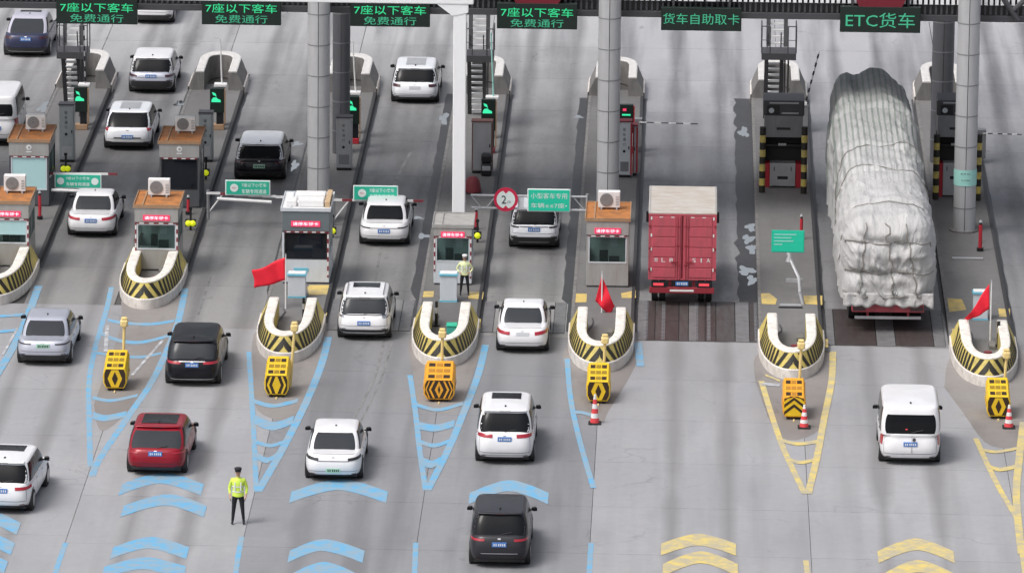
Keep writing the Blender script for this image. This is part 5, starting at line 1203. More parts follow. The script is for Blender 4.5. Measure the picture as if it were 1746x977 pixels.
    for yy in (oh, L-0.88):
        for sg in (-1, 1):
            x_ = sg*(hw-0.13)
            q = MB(); q.cyl((sg*(hw-0.30), yy, R+0.02), (sg*(hw-0.012), yy, R+0.02), R+0.055, n=26); q.build('wheel_arch', 'trim_black', t)
            q = MB(); q.cyl((x_-0.11, yy, R), (x_+0.11, yy, R), R, n=26); wh = q.build('wheel', 'rubber', t, bevel=0.02)
            wh.location.x += sg*0.022
            q = MB(); xr = x_+sg*0.112; q.cyl((xr-sg*0.01, yy, R), (xr+sg*0.004, yy, R), R*0.66, n=22); rm = q.build('rim', 'rim_metal', wh)
    # front lamps
    for sg in (-1, 1):
        q = MB(); q.grid([[Vector((p.x, 2*L/2*0+L-(p.y)+0.0, p.z)) for p in [tailp(sg*lerp(0.6, 0.97, u/6), lerp(.66, .8, i/3), 0.012) for u in range(7)]] for i in range(4)])
        for k, v in enumerate(q.v): q.v[k] = (v[0], v[1], min(v[2], interp(top, L-0.3)-0.06))
        q.build('headlight', 'chrome', t, fix=False)
    return t
car_paint('paint_white', (0.80, 0.80, 0.82)); car_paint('paint_pearl', (0.78, 0.80, 0.84)); car_paint('paint_silver', (0.50, 0.52, 0.60), 0.35); car_paint('paint_grey_blue', (0.035, 0.04, 0.085), 0.2, 0.3, 0.25)
car_paint('paint_black', (0.006, 0.006, 0.010), 0.0, 0.3, 0.15); car_paint('paint_red', (0.27, 0.008, 0.02), 0.1, 0.3, 0.3); car_paint('paint_dark_grey', (0.028, 0.028, 0.034), 0.1, 0.35, 0.2); car_paint('paint_lilac', (0.55, 0.54, 0.63), 0.2)
V = vehicle
V('dark navy blue fastback parked alone in the top left corner', 47, 93, 'sedan', 1.92, 4.8, 1.50, 'paint_grey_blue', roof='sun', glass='car_glass_grey', tail='tail_dark', tails=[(.6, .97, .78, .90, 0)], gy=(0.30, 1.6, 3.75, 2.9), two_tone='paint_lilac', lowbar=('steel_light', .8, .06, .10), plate='plate_blue', plate_z=0.80, gw=(0.92, 0.74), spoiler=False, name='fastback_car')
V('white car far beyond the gap between the two leftmost boards, mostly hidden by the canopy', 262, 37, 'sedan', 1.80, 4.6, 1.47, 'paint_white', name='saloon_car', spoiler=False)
V('pale grey crossover with white roof ahead of the silver crossover, upper left', 260, 155, 'suv', 1.86, 4.5, 1.44, 'paint_silver', two_tone='paint_white', bumper=.52, tail='tail_dark', name='crossover_car')
V('silver white crossover with blacked rear window and slanting tail lights, second lane from the left', 220, 251, 'suv', 1.90, 4.7, 1.44, 'paint_pearl', roof='light', bumper=.22, win=(0.02, 0.93, 0.96), tail='tail_red', tails=[(.83, .975, .82, 1.0, 0.0)], strip=('trim_black', .55, .44, .50), plate_z=0.58, gy=(0.25, 0.85, 3.8, 2.9), lowbar=('white_plastic', .85, .26, .40), name='crossover_car', spoiler=False)
V('black car with silver white roof and black tail, ahead of the second green bar sign', 444, 303, 'suv', 1.95, 4.8, 1.40, 'paint_black', two_tone='paint_pearl', tail='tail_dark', plate='plate_green', plate_z=0.62, bumper=.3, name='crossover_car')
V('white estate like crossover with glass roof panel beyond the third green board', 708, 172, 'suv', 1.92, 4.65, 1.42, 'paint_pearl', roof='light', tail='tail_dark', tails=[(.60, .93, .74, .90, 0.0)], rails=0, bumper=.14, plate='paint_pearl', plate_z=0.70, lowbar=('steel_mid', .9, .2, .23), name='crossover_car')
V('white saloon with clear rear window under the leftmost cross bar sign', 158, 399, 'sedan', 1.80, 4.6, 1.38, 'paint_white', glass='car_glass_grey', tails=[(.45, .985, .70, .84, .05)], plate='plate_blue', plate_z=0.68, bumper=.10, spoiler=False, name='saloon_car')
V('white fastback with thin black tail strip right of the white booth', 656, 414, 'sedan', 1.84, 4.8, 1.38, 'paint_white', tail='trim_black', tails=[(.55, .95, .74, .80, 0)], strip=('trim_black', .95, .735, .76), plate='plate_blue', plate_z=0.62, bumper=.16, spoiler=False, gy=(0.62, 1.50, 3.75, 2.9), name='fastback_car')
V('white crossover with large black bumper beneath the green board by the round number sign', 911, 419, 'suv', 1.84, 4.5, 1.48, 'paint_pearl', tail='trim_black', tails=[(.62, .97, .86, .94, 0)], strip=('trim_black', .60, .90, .94), plate_z=0.80, bumper=.42, lowbar=('steel_mid', .62, .12, .17), name='crossover_car')
V('white crossover with black sunroof and roof rails right of the barrier below the white booth', 622, 573, 'suv', 1.86, 4.6, 1.50, 'paint_white', roof='sun', rails=1, glass='car_glass_grey', tail='chrome', tails=[(.70, .97, .84, .95, 0)], strip=('trim_black', .97, .95, .985), plate_z=0.66, bumper=.30, lowbar=('steel_light', .8, .10, .17), name='crossover_car')
V('white saloon with red wedge tail lights, right of the barrier below the officer', 891, 595, 'sedan', 1.80, 4.7, 1.40, 'paint_white', glass='car_glass_grey', roof='none', tail='tail_red', tails=[(.48, .985, .68, .84, .06)], plate='paint_pearl', plate_z=0.74, bumper=.12, spoiler=False, name='saloon_car')
V('silver saloon with slim dark tail lights, left edge below the leftmost barrier', 77, 616, 'sedan', 1.84, 4.9, 1.40, 'paint_silver', glass='car_glass_grey', roof='none', tail='trim_black', tails=[(.45, .975, .80, .86, 0)], plate='plate_green', plate_z=0.78, bumper=.30, spoiler=False, gy=(0.70, 1.50, 3.9, 2.95), name='saloon_car')
V('black people carrier with chrome bumper trim and red tail lights, below the second barrier', 330, 651, 'suv', 1.86, 5.0, 1.52, 'paint_black', glass='car_glass_grey', roof='none', tail='tail_red', tails=[(.42, .985, .80, .91, 0)], strip=('chrome', .5, .90, .93), plate='plate_blue', plate_z=0.78, bumper=.0, lowbar=('chrome', .82, .07, .12), name='people_carrier', cat='car')
V('dark red coupe crossover with split rear window, lower left', 268, 802, 'suv', 1.92, 4.6, 1.46, 'paint_red', glass='car_glass_grey', roof='pano', tail='tail_red', tails=[(.60, .97, .78, .84, 0)], strip=('tail_red', .45, .83, .86), plate_z=0.82, bumper=.16, gy=(0.16, 1.05, 3.6, 2.75), win=(0.05, 0.80, 0.88), name='crossover_car', skirt='trim_black', rz=-0.02)
V('white electric saloon with green plate and black wedge tail lights, lower middle left', 570, 812, 'sedan', 1.84, 4.75, 1.42, 'paint_white', glass='car_glass_grey', tail='trim_black', tails=[(.52, .97, .72, .84, .06)], strip=('trim_black', .55, .70, .725), plate='plate_green', plate_z=0.42, bumper=.08, spoiler=False, gy=(0.62, 1.48, 3.8, 2.9), name='saloon_car')
V('large white sport utility with black sunroof and red wedge tail lights, lower centre', 861, 783, 'suv', 1.90, 4.8, 1.74, 'paint_white', roof='sun', tail='tail_red', tails=[(.42, .985, .80, .93, .02)], plate='plate_blue', plate_z=0.88, bumper=.08, win=(0.05, 0.86, 0.90), name='sport_utility_car', lowbar=('steel_light', .8, .14, .17))
V('white car with red tail light cut by the left edge of the view, lower left', 5, 866, 'suv', 1.86, 4.6, 1.60, 'paint_white', roof='sun', tail='tail_red', tails=[(.50, .98, .74, .86, .0)], bumper=.12, name='crossover_car', rz=-0.06)
V('dark grey sport utility with silver bumper outline at the bottom edge, centre', 852, 958, 'suv', 1.86, 4.6, 1.66, 'paint_dark_grey', tail='tail_red', tails=[(.50, .97, .80, .88, .0)], bumper=.12, lowbar=('chrome', .60, .34, .37), name='sport_utility_car')
V('white panel minivan with big black rear window approaching the lorry lane, lower right', 1550, 784, 'van', 1.98, 4.3, 1.97, 'paint_white', glass='car_glass', tail='tail_red', tails=[(.90, .985, .55, .98, 0)], plate='plate_blue', plate_z=0.74, belt=1.04, gw=(0.98, 0.89), bumper=.07, win=(0.06, 0.72, 0.84), spoiler=False, name='minivan', cat='van', rearround=0.4)
V('white minivan cut by the left edge of the view, upper left', -4, 243, 'van', 1.72, 4.4, 1.98, 'paint_white', glass='car_glass', tail='tail_red', tails=[(.88, .985, .5, .98, 0)], plate='plate_blue', plate_z=0.74, belt=1.12, gw=(0.97, 0.86), bumper=.12, win=(0.12, 0.66, 0.80), spoiler=False, name='minivan', cat='van', rearround=0.4)
# round badge and lettering on the white van
vn = [o for o in COL.objects if o.name.startswith('minivan') and 'lower right' in o.get('label', '')][0]
MB().cyl((0.12, 0.0, 0.90), (0.12, -0.03, 0.90), 0.055, n=16).build('round_badge', 'steel_dark', vn); box('door_gap', 'trim_black', vn, 0.045, 0.052, -0.012, -0.004+0.02, 0.45, 1.02); box('high_brake_light', 'tail_lit', vn, -0.16, -0.10, 0.085, 0.10, 1.20, 1.23)

# red box lorry
def box_lorry():
    g = G(1163, 512, 0); t = thing('box_lorry', 'red box lorry with pale stained roof, waiting on the weighbridge lane', 'lorry', (g.x-0.02, g.y-1.0, 0), 0, 'vehicles driving through the toll plaza')
    h = 1.19; z0, z1, L = 0.98, 3.34, 4.25
    bx = box('cargo_box', 'truck_red_dark', t, -h, h, 0.03, L, z0, z1, 0.015); box('roof', 'truck_roof', t, -h-0.01, h+0.01, -0.01, L+0.02, z1+0.001, z1+0.05, 0.01)
    for x in (-h+0.02, h-0.05): box('roof_seam', 'steel_light', t, x, x+0.03, 0.0, L, z1+0.051, z1+0.065)
    for sg in (-1, 1):
        xa, xb = (0.03, h-0.05) if sg > 0 else (-h+0.05, -0.03)
        d = box('rear_door', 'truck_red', t, xa, xb, -0.02, 0.028, z0+0.05, z1-0.05, 0.006)
        n = 6
        for i in range(n):
            za = z0+0.09+i*(z1-z0-0.16)/n; zb_ = za+(z1-z0-0.16)/n-0.035
            xi, xo = (0.24, h-0.15) if sg > 0 else (-h+0.15, -0.24)
            MB().box(xi, xo, -0.042, -0.021, za, zb_, top=None).build('door_panel', 'truck_red', d, bevel=0.012)
        for xx in (sg*0.10, sg*0.19):
            MB().cyl((xx, -0.055, z0+0.02), (xx, -0.055, z1-0.06), 0.016, n=8).build('lock_bar', 'truck_red', d)
        for zz in (z0+0.5, z0+1.2, z0+1.9): box('lock_clamp', 'truck_red_dark', d, sg*0.145-0.08, sg*0.145+0.08, -0.07, -0.056, zz, zz+0.05)
        box('latch_handle', 'truck_red_dark', d, min(sg*0.12, sg*0.40), max(sg*0.12, sg*0.40), -0.085, -0.071, z0+0.62, z0+0.67)
        for zz in (z0+0.35, z0+1.1, z0+1.9):
            box('hinge', 'truck_red_dark', d, min(sg*(h-0.08), sg*(h+0.0)), max(sg*(h-0.08), sg*(h+0.0)), -0.06, -0.043, zz, zz+0.07)
        for i, zz in enumerate((z0+0.32, z0+1.05, z0+1.55, z1-0.2)): box('reflector_block', 'reflective', d, sg*(h-0.10)-0.025, sg*(h-0.10)+0.025, -0.0445, -0.043, zz, zz+0.11)
        for xx in (0.35, 0.75): box('reflector_block', 'reflective', d, sg*xx-0.06, sg*xx+0.06, -0.0445, -0.043, z1-0.12, z1-0.09)
        for i, c in enumerate(('湘 L 8' if sg < 0 else 'S I A').split()):
            text('lettering', c, 'reflective', d, 0.13 if c != 'I' else 0.04, 0.15, (-0.93+i*0.27) if sg < 0 else (0.42+i*0.25), -0.047, z0+0.72)
    q = MB()
    for x in (-h, h-0.05): q.box(x, x+0.05, -0.03, 0.029, z0, z1-0.001)
    q.box(-h+0.051, h-0.051, -0.03, 0.029, z1-0.05, z1-0.001); q.box(-h+0.051, h-0.051, -0.03, 0.029, z0, z0+0.049); q.build('door_frame', 'truck_red', t)
    for sg in (-1, 1): MB().box(sg*0.42-0.05, sg*0.42+0.05, 0.1, L-0.1, 0.72, 0.98).build('chassis_rail', 'truck_red_dark', t)
    bp = box('bumper', 'truck_red_dark', t, -h+0.05, h-0.05, -0.06, 0.04, 0.50, 0.72, 0.02)
    for sg in (-1, 1):
        lc = box('light_cluster', 'panel_black', t, sg*0.80-0.27, sg*0.80+0.27, -0.07, 0.0, 0.73, 0.93, 0.01); box('lamp', 'tail_lit', lc, sg*0.80-0.20, sg*0.80+0.16, -0.08, -0.071, 0.78, 0.87)
    np_ = box('number_plate', 'plate_yellow' if False else 'plate_blue', t, -0.22, 0.22, -0.05, -0.03, 0.78, 0.92)
    q = MB()
    for dx in (-0.17, -0.11, -0.03, 0.03, 0.09, 0.15): q.box(dx, dx+0.035, -0.056, -0.051, 0.81, 0.89)
    tag(q.build('plate_characters', 'plate_text', np_), kind='stuff')
    box('reflective_strip', 'reflective', bp, -0.42, 0.42, -0.068, -0.061, 0.57, 0.64)
    for yy in (1.0, 5.3):
        for sg in (-1, 1):
            for x_ in ((0.95, 0.68) if yy < 2 else (0.95,)):
                wh = MB().cyl((sg*x_-0.11, yy, 0.40), (sg*x_+0.11, yy, 0.40), 0.40, n=26).build('wheel', 'rubber', t, bevel=0.02)
                MB().cyl((sg*(x_+0.112), yy, 0.40), (sg*(x_+0.118), yy, 0.40), 0.24, n=18).build('rim', 'steel_mid', wh)
    # cab in front
    cb = MB(); cb.box(-1.02, 1.02, L+0.12, L+1.75, 0.55, 1.5, top=(-1.02, 1.02, L+0.12, L+1.7)); cb.box(-1.0, 1.0, L+0.13, L+1.68, 1.501, 2.35, top=(-0.9, 0.9, L+0.2, L+1.35)); cb.build('cab', 'truck_red', t, bevel=0.04)
    box('windscreen', 'car_glass', t, -0.85, 0.85, L+1.60, L+1.63, 1.55, 2.2)
    for sg in (-1, 1): mr = box('mirror', 'panel_black', t, sg*1.24-0.07, sg*1.24+0.07, L+1.35, L+1.43, 1.75, 2.15, 0.02); MB().cyl((sg*1.0, L+1.4, 2.2), (sg*1.24, L+1.4, 2.13), 0.02, n=6).build('mirror_arm', 'panel_black', mr)
box_lorry()

# tarpaulin lorry
def tarp_mat():
    m = bpy.data.materials.new('tarpaulin'); m.use_nodes = True; t = m.node_tree; N = t.nodes; L = t.links; b = N['Principled BSDF']
    tc = N.new('ShaderNodeTexCoord'); sp = N.new('ShaderNodeSeparateXYZ'); L.new(tc.outputs['Object'], sp.inputs[0])
    wv = N.new('ShaderNodeTexWave'); wv.inputs['Scale'].default_value = 1.55; wv.inputs['Distortion'].default_value = 1.2; wv.inputs['Detail'].default_value = 2; wv.bands_direction = 'X'
    mp = N.new('ShaderNodeMapping'); mp.inputs['Scale'].default_value = (1, 0.15, 0.4); L.new(tc.outputs['Object'], mp.inputs[0]); L.new(mp.outputs[0], wv.inputs['Vector'])
    n1 = N.new('ShaderNodeTexNoise'); n1.inputs['Scale'].default_value = 0.7; n1.inputs['Detail'].default_value = 7; L.new(tc.outputs['Object'], n1.inputs['Vector'])
    # faded green grey stripes of the older cover at the front end
    mr = N.new('ShaderNodeMapRange'); mr.inputs[1].default_value = 3.5; mr.inputs[2].default_value = 12; mr.inputs[3].default_value = 0.10; mr.inputs[4].default_value = 1.0; L.new(sp.outputs[1], mr.inputs[0])
    cr = N.new('ShaderNodeValToRGB'); cr.color_ramp.elements[0].position = 0.60; cr.color_ramp.elements[1].position = 0.85; L.new(wv.outputs['Fac'], cr.inputs[0])
    mm = N.new('ShaderNodeMath'); mm.operation = 'MULTIPLY'; L.new(cr.outputs[0], mm.inputs[0]); L.new(mr.outputs[0], mm.inputs[1])
    c0 = N.new('ShaderNodeMixRGB'); c0.inputs[1].default_value = (0.34, 0.335, 0.33, 1); c0.inputs[2].default_value = (0.56, 0.56, 0.57, 1); L.new(n1.outputs['Fac'], c0.inputs[0])
    ol = N.new('ShaderNodeMapRange'); ol.inputs[1].default_value = 6; ol.inputs[2].default_value = 18; ol.inputs[3].default_value = 0; ol.inputs[4].default_value = 0.8; L.new(sp.outputs[1], ol.inputs[0])
    co = N.new('ShaderNodeMixRGB'); co.inputs[2].default_value = (0.26, 0.27, 0.268, 1); L.new(ol.outputs[0], co.inputs[0]); L.new(c0.outputs[0], co.inputs[1])
    c1 = N.new('ShaderNodeMixRGB'); c1.inputs[2].default_value = (0.20, 0.23, 0.21, 1); L.new(mm.outputs[0], c1.inputs[0]); L.new(co.outputs[0], c1.inputs[1])
    L.new(c1.outputs[0], b.inputs['Base Color']); b.inputs['Roughness'].default_value = 0.6
    n2 = N.new('ShaderNodeTexNoise'); n2.inputs['Scale'].default_value = 3.2; n2.inputs['Detail'].default_value = 9; n2.inputs['Distortion'].default_value = 1.2
    mp2 = N.new('ShaderNodeMapping'); mp2.inputs['Scale'].default_value = (1.6, 0.6, 0.7); L.new(tc.outputs['Object'], mp2.inputs[0]); L.new(mp2.outputs[0], n2.inputs['Vector'])
    bp = N.new('ShaderNodeBump'); bp.inputs['Strength'].default_value = 0.7; bp.inputs['Distance'].default_value = 0.08; L.new(n2.outputs['Fac'], bp.inputs['Height']); L.new(bp.outputs[0], b.inputs['Normal'])
    MATS['tarpaulin'] = m
tarp_mat()
def tarp_lorry():
    g = G(1513, 560, 0); t = thing('tarpaulin_lorry', 'long lorry heaped under a pale ribbed tarpaulin tied with ropes', 'lorry', (g.x-0.02, g.y, 0), 0.012, 'vehicles driving through the toll plaza')
    LB = 19.6; hw = 1.64; zb = 1.12
    seams = [1.5, 6.0, 9.2, 14.2]
    def topz(y):
        z = 4.05+0.75*min(1, y/16)
        return z
    def surf(u, y, out=0.0):
        """u 0..1 from the left hem over the top to the right hem; y along the load, rear face handled separately"""
        zt = topz(y); w_ = hw*(0.97+0.03*math.sin(y*0.6)); a = math.pi*(1-u); c, s_ = math.cos(a), math.sin(a)
        e = 4.4
        x = w_*math.copysign(abs(c)**(2/e), c); z = zb+(zt-zb)*abs(s_)**(2/e)
        n = Vector((c, 0, s_))
        top_f = max(0, s_)**1.5
        d = 0.014*math.sin(x*21+2.5*noise.noise((x*0.6, y*0.3, 0)))*top_f*min(1, max(0, (y-2)/6))     # lengthwise ribs
        d += 0.12*noise.noise((x*0.9, y*0.45, z*0.7))+0.07*noise.noise((x*2.3, y*1.2, z*2.1))
        rg = 1-abs(noise.noise((x*1.7+z, y*0.9, z*1.5+x*0.4)))*2.2; d += 0.06*max(0, rg)**3        # sharp creases
        rg = 1-abs(noise.noise((x*3.4, y*2.1+x, z*3.1)))*2.4; d += 0.022*max(0, rg)**2*min(1, max(0.25, (9-y)/6))
        for sm_ in seams:
            q = y-sm_-0.25*math.sin(x*1.1+sm_); d -= 0.17*math.exp(-(q/0.12)**2); d += 0.07*math.exp(-((q-0.35)/0.35)**2)
        hump = 0.30*abs(math.sin((x+0.55)*1.9))*max(0, (y-13.5)/5)*top_f
        return Vector((x, y, z))+n*(d+out)+Vector((0, 0, hump))
    NU, NY = 120, 190; rows = []
    # rear face: rings shrinking to a sagging middle, bulging out towards the camera
    def rear(u, k):
        p = surf(u, 0.0)
        x = p.x*k; z = zb+(p.z-zb)*k
        ed = 1-k; y = -0.70*min(1, ed*3.2)**0.5
        band = abs(math.sin((z-1.12)*math.pi/1.04)); m_ = min(1, ed*5)
        y -= (0.24*band**0.45-0.12)*m_
        rad = math.atan2(x-0.3, 2.2-z)
        y += (-0.10*max(0, 1-abs(noise.noise((x*1.6+z, z*2.2, 5)))*2.6)**2+0.13*noise.noise((x*1.4, z*2.6, 3))+0.06*noise.noise((x*4+z*2, z*4, 7))+0.07*math.sin(rad*9)*max(0, 1-abs(z-2.7)/0.5)*max(0, 1-abs(x-0.2)/1.0))*m_
        return Vector((x, y, z))
    ks = [0.01]+[0.03*i for i in range(1, 31)]+[0.92, 0.94, 0.955, 0.97, 0.982, 0.992]
    for k in ks: rows.append([rear(u/NU, k) for u in range(NU+1)])
    for j in range(NY+1):
        y = LB*j/NY
        f = 1.0
        rows.append([surf(u/NU, y) for u in range(NU+1)])
    fr = rows[-1]
    for k in (.9, .6, .2): rows.append([Vector((p.x*k, LB+0.3*(1-k), zb+(p.z-zb)*k)) for p in fr])
    tp = MB().grid(rows).build('tarpaulin', 'tarpaulin', t, smooth=True)
    # overlapping lower skirt of the rear cover
    rr = []
    for i in range(7):
        z = lerp(1.46, 1.00, i/6); rr.append([Vector((lerp(-hw*0.95, hw*0.95, u/60), -0.82-0.06*i/6+0.06*noise.noise((u*0.22, i*0.3, 9))+0.025*math.sin(u*0.9+i*0.4)*i/6, z+0.16*noise.noise((u*0.16, 0, 2))*i/6)) for u in range(61)])
    sk_ = MB().grid(rr).build('skirt', 'tarpaulin', tp, smooth=True, fix=False); sk_.modifiers.new('thickness', 'SOLIDIFY').thickness = 0.02
    # ropes
    for sm_ in seams[:3]:
        pts = [surf(u/40, sm_-0.25*math.sin(surf(u/40, sm_).x*1.1+sm_)*(1 if sm_ in seams else 0), 0.03) for u in range(1, 40)]; MB().tube(pts, 0.016, 5).build('rope', 'rope', tp)
    us = [(i/400, surf(i/400, 0.0)) for i in range(1, 400)]
    def rearpt(x, z):
        ang = math.atan2(x, max(0.001, z-zb)); u, p = min(us, key=lambda q: abs(math.atan2(q[1].x, max(0.001, q[1].z-zb))-ang))
        k = min(0.97, math.hypot(x, z-zb)/math.hypot(p.x, p.z-zb)); return rear(u, k)+Vector((0, -0.035, 0))
    for x0, x1 in ((-0.82, -1.02), (0.55, 1.02), (-0.1, 0.2)):
        MB().tube([rearpt(lerp(x0, x1, i/27)+0.04*math.sin(i), lerp(3.85, 1.16, i/27)) for i in range(28)], 0.020, 5).build('rope', 'rope', tp)
    for z in (2.16, 3.2, 1.30):
        MB().tube([rearpt(lerp(-1.58, 1.58, i/40), z+0.05*math.sin(i*0.3)) for i in range(41)], 0.022, 5).build('rope', 'rope', tp)
    # bed, tail beam, wheels, cab
    box('bed', 'truck_red_dark', t, -1.25, 1.25, -0.15, LB-3, 0.98, 1.10, 0.02)
    tb = box('tail_beam', 'truck_red', t, -1.25, 1.25, -0.60, -0.16, 0.72, 1.02, 0.02); box('under_run_bar', 'steel_light', t, -1.15, 1.15, -0.62, -0.55, 0.48, 0.58, 0.01)
    for sg in (-1, 1): box('tail_light', 'tail_dark', t, sg*1.0-0.22, sg*1.0+0.22, -0.64, -0.601, 0.78, 0.92); box('bar_bracket', 'truck_red_dark', t, sg*0.7-0.04, sg*0.7+0.04, -0.54, -0.45, 0.50, 0.719)
    for sg in (-1, 1): box('chassis_rail', 'truck_red_dark', t, sg*0.5-0.07, sg*0.5+0.07, -0.14, LB-2, 0.70, 0.979)
    for yy in (1.6, 2.95, 4.3, LB-5.5, LB-4.2):
        for sg in (-1, 1):
            wh = MB().cyl((sg*1.05-0.25, yy, 0.5), (sg*1.05+0.18, yy, 0.5), 0.5, n=26).build('wheel', 'rubber', t, bevel=0.02); MB().cyl((sg*1.232, yy, 0.5), (sg*1.24, yy, 0.5), 0.28, n=16).build('rim', 'steel_mid', wh)
    cb = MB(); cb.box(-1.22, 1.22, LB+0.6, LB+2.7, 0.6, 3.2, top=(-1.18, 1.18, LB+0.65, LB+2.5)); cb.build('cab', 'truck_red', t, bevel=0.06); box('windscreen', 'car_glass', t, -1.05, 1.05, LB+2.62, LB+2.66, 1.9, 2.9)
tarp_lorry()

# ================================================================== PEOPLE
def person(px, pyf, label, z=0.2, H=1.72, top='vest', facing=0.0, pose='akimbo', cap='cloth_black', group='officers in high visibility jackets', pose_legs=0.10):
    g = G(px, pyf, z); t = thing('person', label, 'person', (g.x, g.y, z), facing, group)
    s = H/1.75
    # one continuous body: pelvis root, spine, legs, arms
    J = {'pel': ((0, 0, .95), .135), 'wai': ((0, -.005, 1.08), .125), 'che': ((0, 0, 1.30), .155), 'nb': ((0, .01, 1.44), .085), 'nk': ((0, -.005, 1.50), .052), 'hd0': ((0, -.01, 1.58), .072), 'hd1': ((0, -.012, 1.66), .088), 'hd2': ((0, -.005, 1.72), .06)}
    for sg, n in ((-1, 'l'), (1, 'r')):
        J['hip'+n] = ((sg*.10, 0, .88), .098); J['kne'+n] = ((sg*(.105+pose_legs*.3), -.01, .48), .066); J['ank'+n] = ((sg*(.11+pose_legs*.6), .02, .09), .043); J['toe'+n] = ((sg*(.12+pose_legs*.6), -.13, .035), .036)
        J['sho'+n] = ((sg*.185, 0, 1.40), .070)
        if pose == 'akimbo': J['elb'+n] = ((sg*.345, .05, 1.15), .050); J['wri'+n] = ((sg*.215, -.10, 1.00), .034); J['pal'+n] = ((sg*.165, -.13, .985), .034)
        else: J['elb'+n] = ((sg*.27, .03, 1.13), .050); J['wri'+n] = ((sg*.24, -.10, .92), .034); J['pal'+n] = ((sg*.22, -.14, .85), .034)
    E_ = [('pel', 'wai'), ('wai', 'che'), ('che', 'nb'), ('nb', 'nk'), ('nk', 'hd0'), ('hd0', 'hd1'), ('hd1', 'hd2')]
    for n in 'lr': E_ += [('pel', 'hip'+n), ('hip'+n, 'kne'+n), ('kne'+n, 'ank'+n), ('ank'+n, 'toe'+n), ('che', 'sho'+n), ('sho'+n, 'elb'+n), ('elb'+n, 'wri'+n), ('wri'+n, 'pal'+n)]
    names_ = list(J); vs = [Vector(J[k][0])*s for k in names_]; rad = [J[k][1]*s for k in names_]; ed = [(names_.index(a), names_.index(b)) for a, b in E_]
    # five unequal, bent fingers on each palm
    for n, sg in (('l', -1), ('r', 1)):
        p = Vector(J['pal'+n][0])*s; pi_ = names_.index('pal'+n)
        if pose == 'akimbo': d1 = Vector((-sg*.5, -.35, -.75)).normalized(); sp = Vector((0, -1, .3)).normalized()
        else: d1 = Vector((0, -.35, -1)).normalized(); sp = Vector((0, -1, .35)).normalized()
        bend = Vector((-sg*.6, .1, 0))
        for k, ln in enumerate((.060, .072, .066, .052)):
            o = p+sp*((1.5-k)*.020)*s; a = o+d1*.035*s; b = a+(d1+bend*.3).normalized()*ln*.5*s; c = b+(d1+bend*.9).normalized()*ln*.5*s
            i0 = len(vs); vs += [a, b, c]; rad += [.0095*s, .009*s, .0075*s]; ed += [(pi_, i0), (i0, i0+1), (i0+1, i0+2)]
        a = p+sp*.035*s; b = a+(sp+d1).normalized()*.035*s; i0 = len(vs); vs += [a, b]; rad += [.011*s, .009*s]; ed += [(pi_, i0), (i0, i0+1)]
    me = bpy.data.meshes.new('body'); me.from_pydata([tuple(v) for v in vs], ed, []); o = bpy.data.objects.new('body', me); COL.objects.link(o)
    sk_ = o.modifiers.new('skin', 'SKIN'); sv = me.skin_vertices[0].data
    for i, r in enumerate(rad): sv[i].radius = (r, r*0.82 if i in (0, 1, 2) else r); sv[i].use_root = (i == 0)
    ss = o.modifiers.new('sub', 'SUBSURF'); ss.levels = 1; ss.render_levels = 1
    bpy.context.view_layer.update(); m2 = bpy.data.meshes.new_from_object(o.evaluated_get(bpy.context.evaluated_depsgraph_get()))
    bpy.data.objects.remove(o); m2.name = 'body'
    for nm in (top, 'cloth_black', 'skin', 'hair'): m2.materials.append(MATS[nm])
    for p in m2.polygons:
        c = p.center/s; p.use_smooth = True
        arm = abs(c.x) > .16 and c.z < 1.44 and c.z > .8
        if c.z > 1.485: p.material_index = 2
        elif c.z < .90 and not (arm and abs(c.x) > .2 and c.z > .84): p.material_index = 1
        elif (c.y < -.095 and abs(c.x) > .12 and c.z < 1.05): p.material_index = 2
        else: p.material_index = 0
    bo = bpy.data.objects.new('body', m2); COL.objects.link(bo); bo.parent = t
    # jacket hem, reflective bands, cap, face
    def band(z0, z1, rx, ry, mt_, nm, par=t, y_=0.0, n=20):
        q = MB(); q.grid([[(rx*s*math.cos(a), y_+ry*s*math.sin(a), zz*s) for a in [2*math.pi*k/n for k in range(n)]] for zz in (z0, z1)], closed=True); return q.build(nm, mt_, par, smooth=True, fix=False)
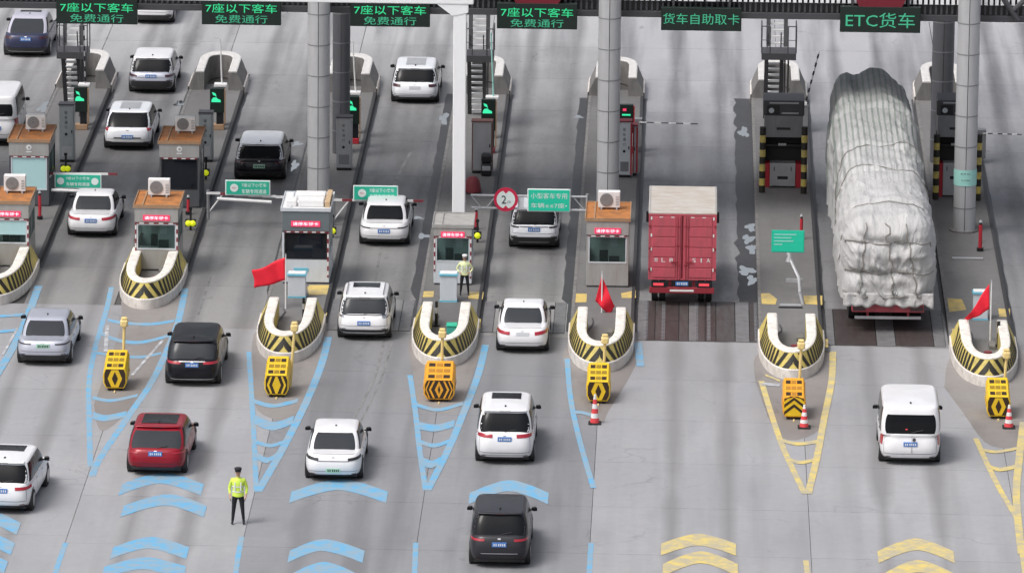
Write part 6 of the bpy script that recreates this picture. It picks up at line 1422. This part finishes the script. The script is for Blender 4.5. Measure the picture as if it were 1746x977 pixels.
    jk = MB(); jk.grid([[(rx*s*math.cos(a), ry*s*math.sin(a), zz*s) for a in [2*math.pi*k/24 for k in range(24)]] for zz, rx, ry in ((.90, .185, .15), (1.0, .175, .142), (1.1, .165, .135), (1.22, .178, .142), (1.34, .19, .14), (1.42, .15, .11), (1.46, .09, .08))], closed=True)
    j_ = jk.build('jacket', top, t, smooth=True, fix=False)
    band(1.03, 1.07, .180, .148, 'reflective', 'reflective_band', j_); band(1.19, 1.225, .186, .150, 'reflective', 'reflective_band', j_)
    for sg in (-1, 1): box('brace_band', 'reflective', j_, (sg*.09-.018)*s, (sg*.09+.018)*s, -.152*s, -.146*s, 1.09*s, 1.36*s)
    q = MB(); cc = 1.70
    rws = [[(r*s*math.cos(a), (r*1.08*math.sin(a)-.005)*s, zz*s) for a in [2*math.pi*k/20 for k in range(20)]] for zz, r in ((1.685, .098), (1.72, .104), (1.755, .118), (1.775, .108), (1.782, .05), (1.783, .002))]
    q.grid(rws, closed=True); cp = q.build('cap', cap, t, smooth=True, fix=False)
    q = MB(); q.grid([[(.092*s*math.cos(a)*k, (-.03-.13*k*math.sin(a)**0.8 if math.sin(a) > 0 else -.03)*s, (1.69-.012*k)*s) for a in [math.pi*i/12 for i in range(13)]] for k in (0.6, 1.0)]); q.build('cap_peak', 'cloth_black', cp, smooth=True, fix=False)
    fc = MB(); fc.box(-.011*s, .011*s, -.112*s, -.085*s, 1.60*s, 1.64*s, top=(-.006*s, .006*s, -.100*s, -.085*s)); fc.build('nose', 'skin', bo, bevel=0.004)
    for sg in (-1, 1): box('eye', 'hair', bo, (sg*.032-.010)*s, (sg*.032+.010)*s, -.096*s, -.088*s, 1.648*s, 1.657*s); box('ear', 'skin', bo, (sg*.088-.008)*s, (sg*.088+.008)*s, -.02*s, .015*s, 1.60*s, 1.655*s, 0.005)
    box('mouth', 'red_dull', bo, -.020*s, .020*s, -.094*s, -.086*s, 1.578*s, 1.585*s)
    return t
person(792, 503, 'officer in pale vest and white cap, hands on hips, beside the small red edged booth', 0.2, 1.44, 'vest_pale', 0.0, 'akimbo', 'white_plastic')
person(406, 893, 'officer in bright yellow green jacket and black cap standing at lower left', 0.0, 1.78, 'vest', 0.0, 'relaxed', 'cloth_black')
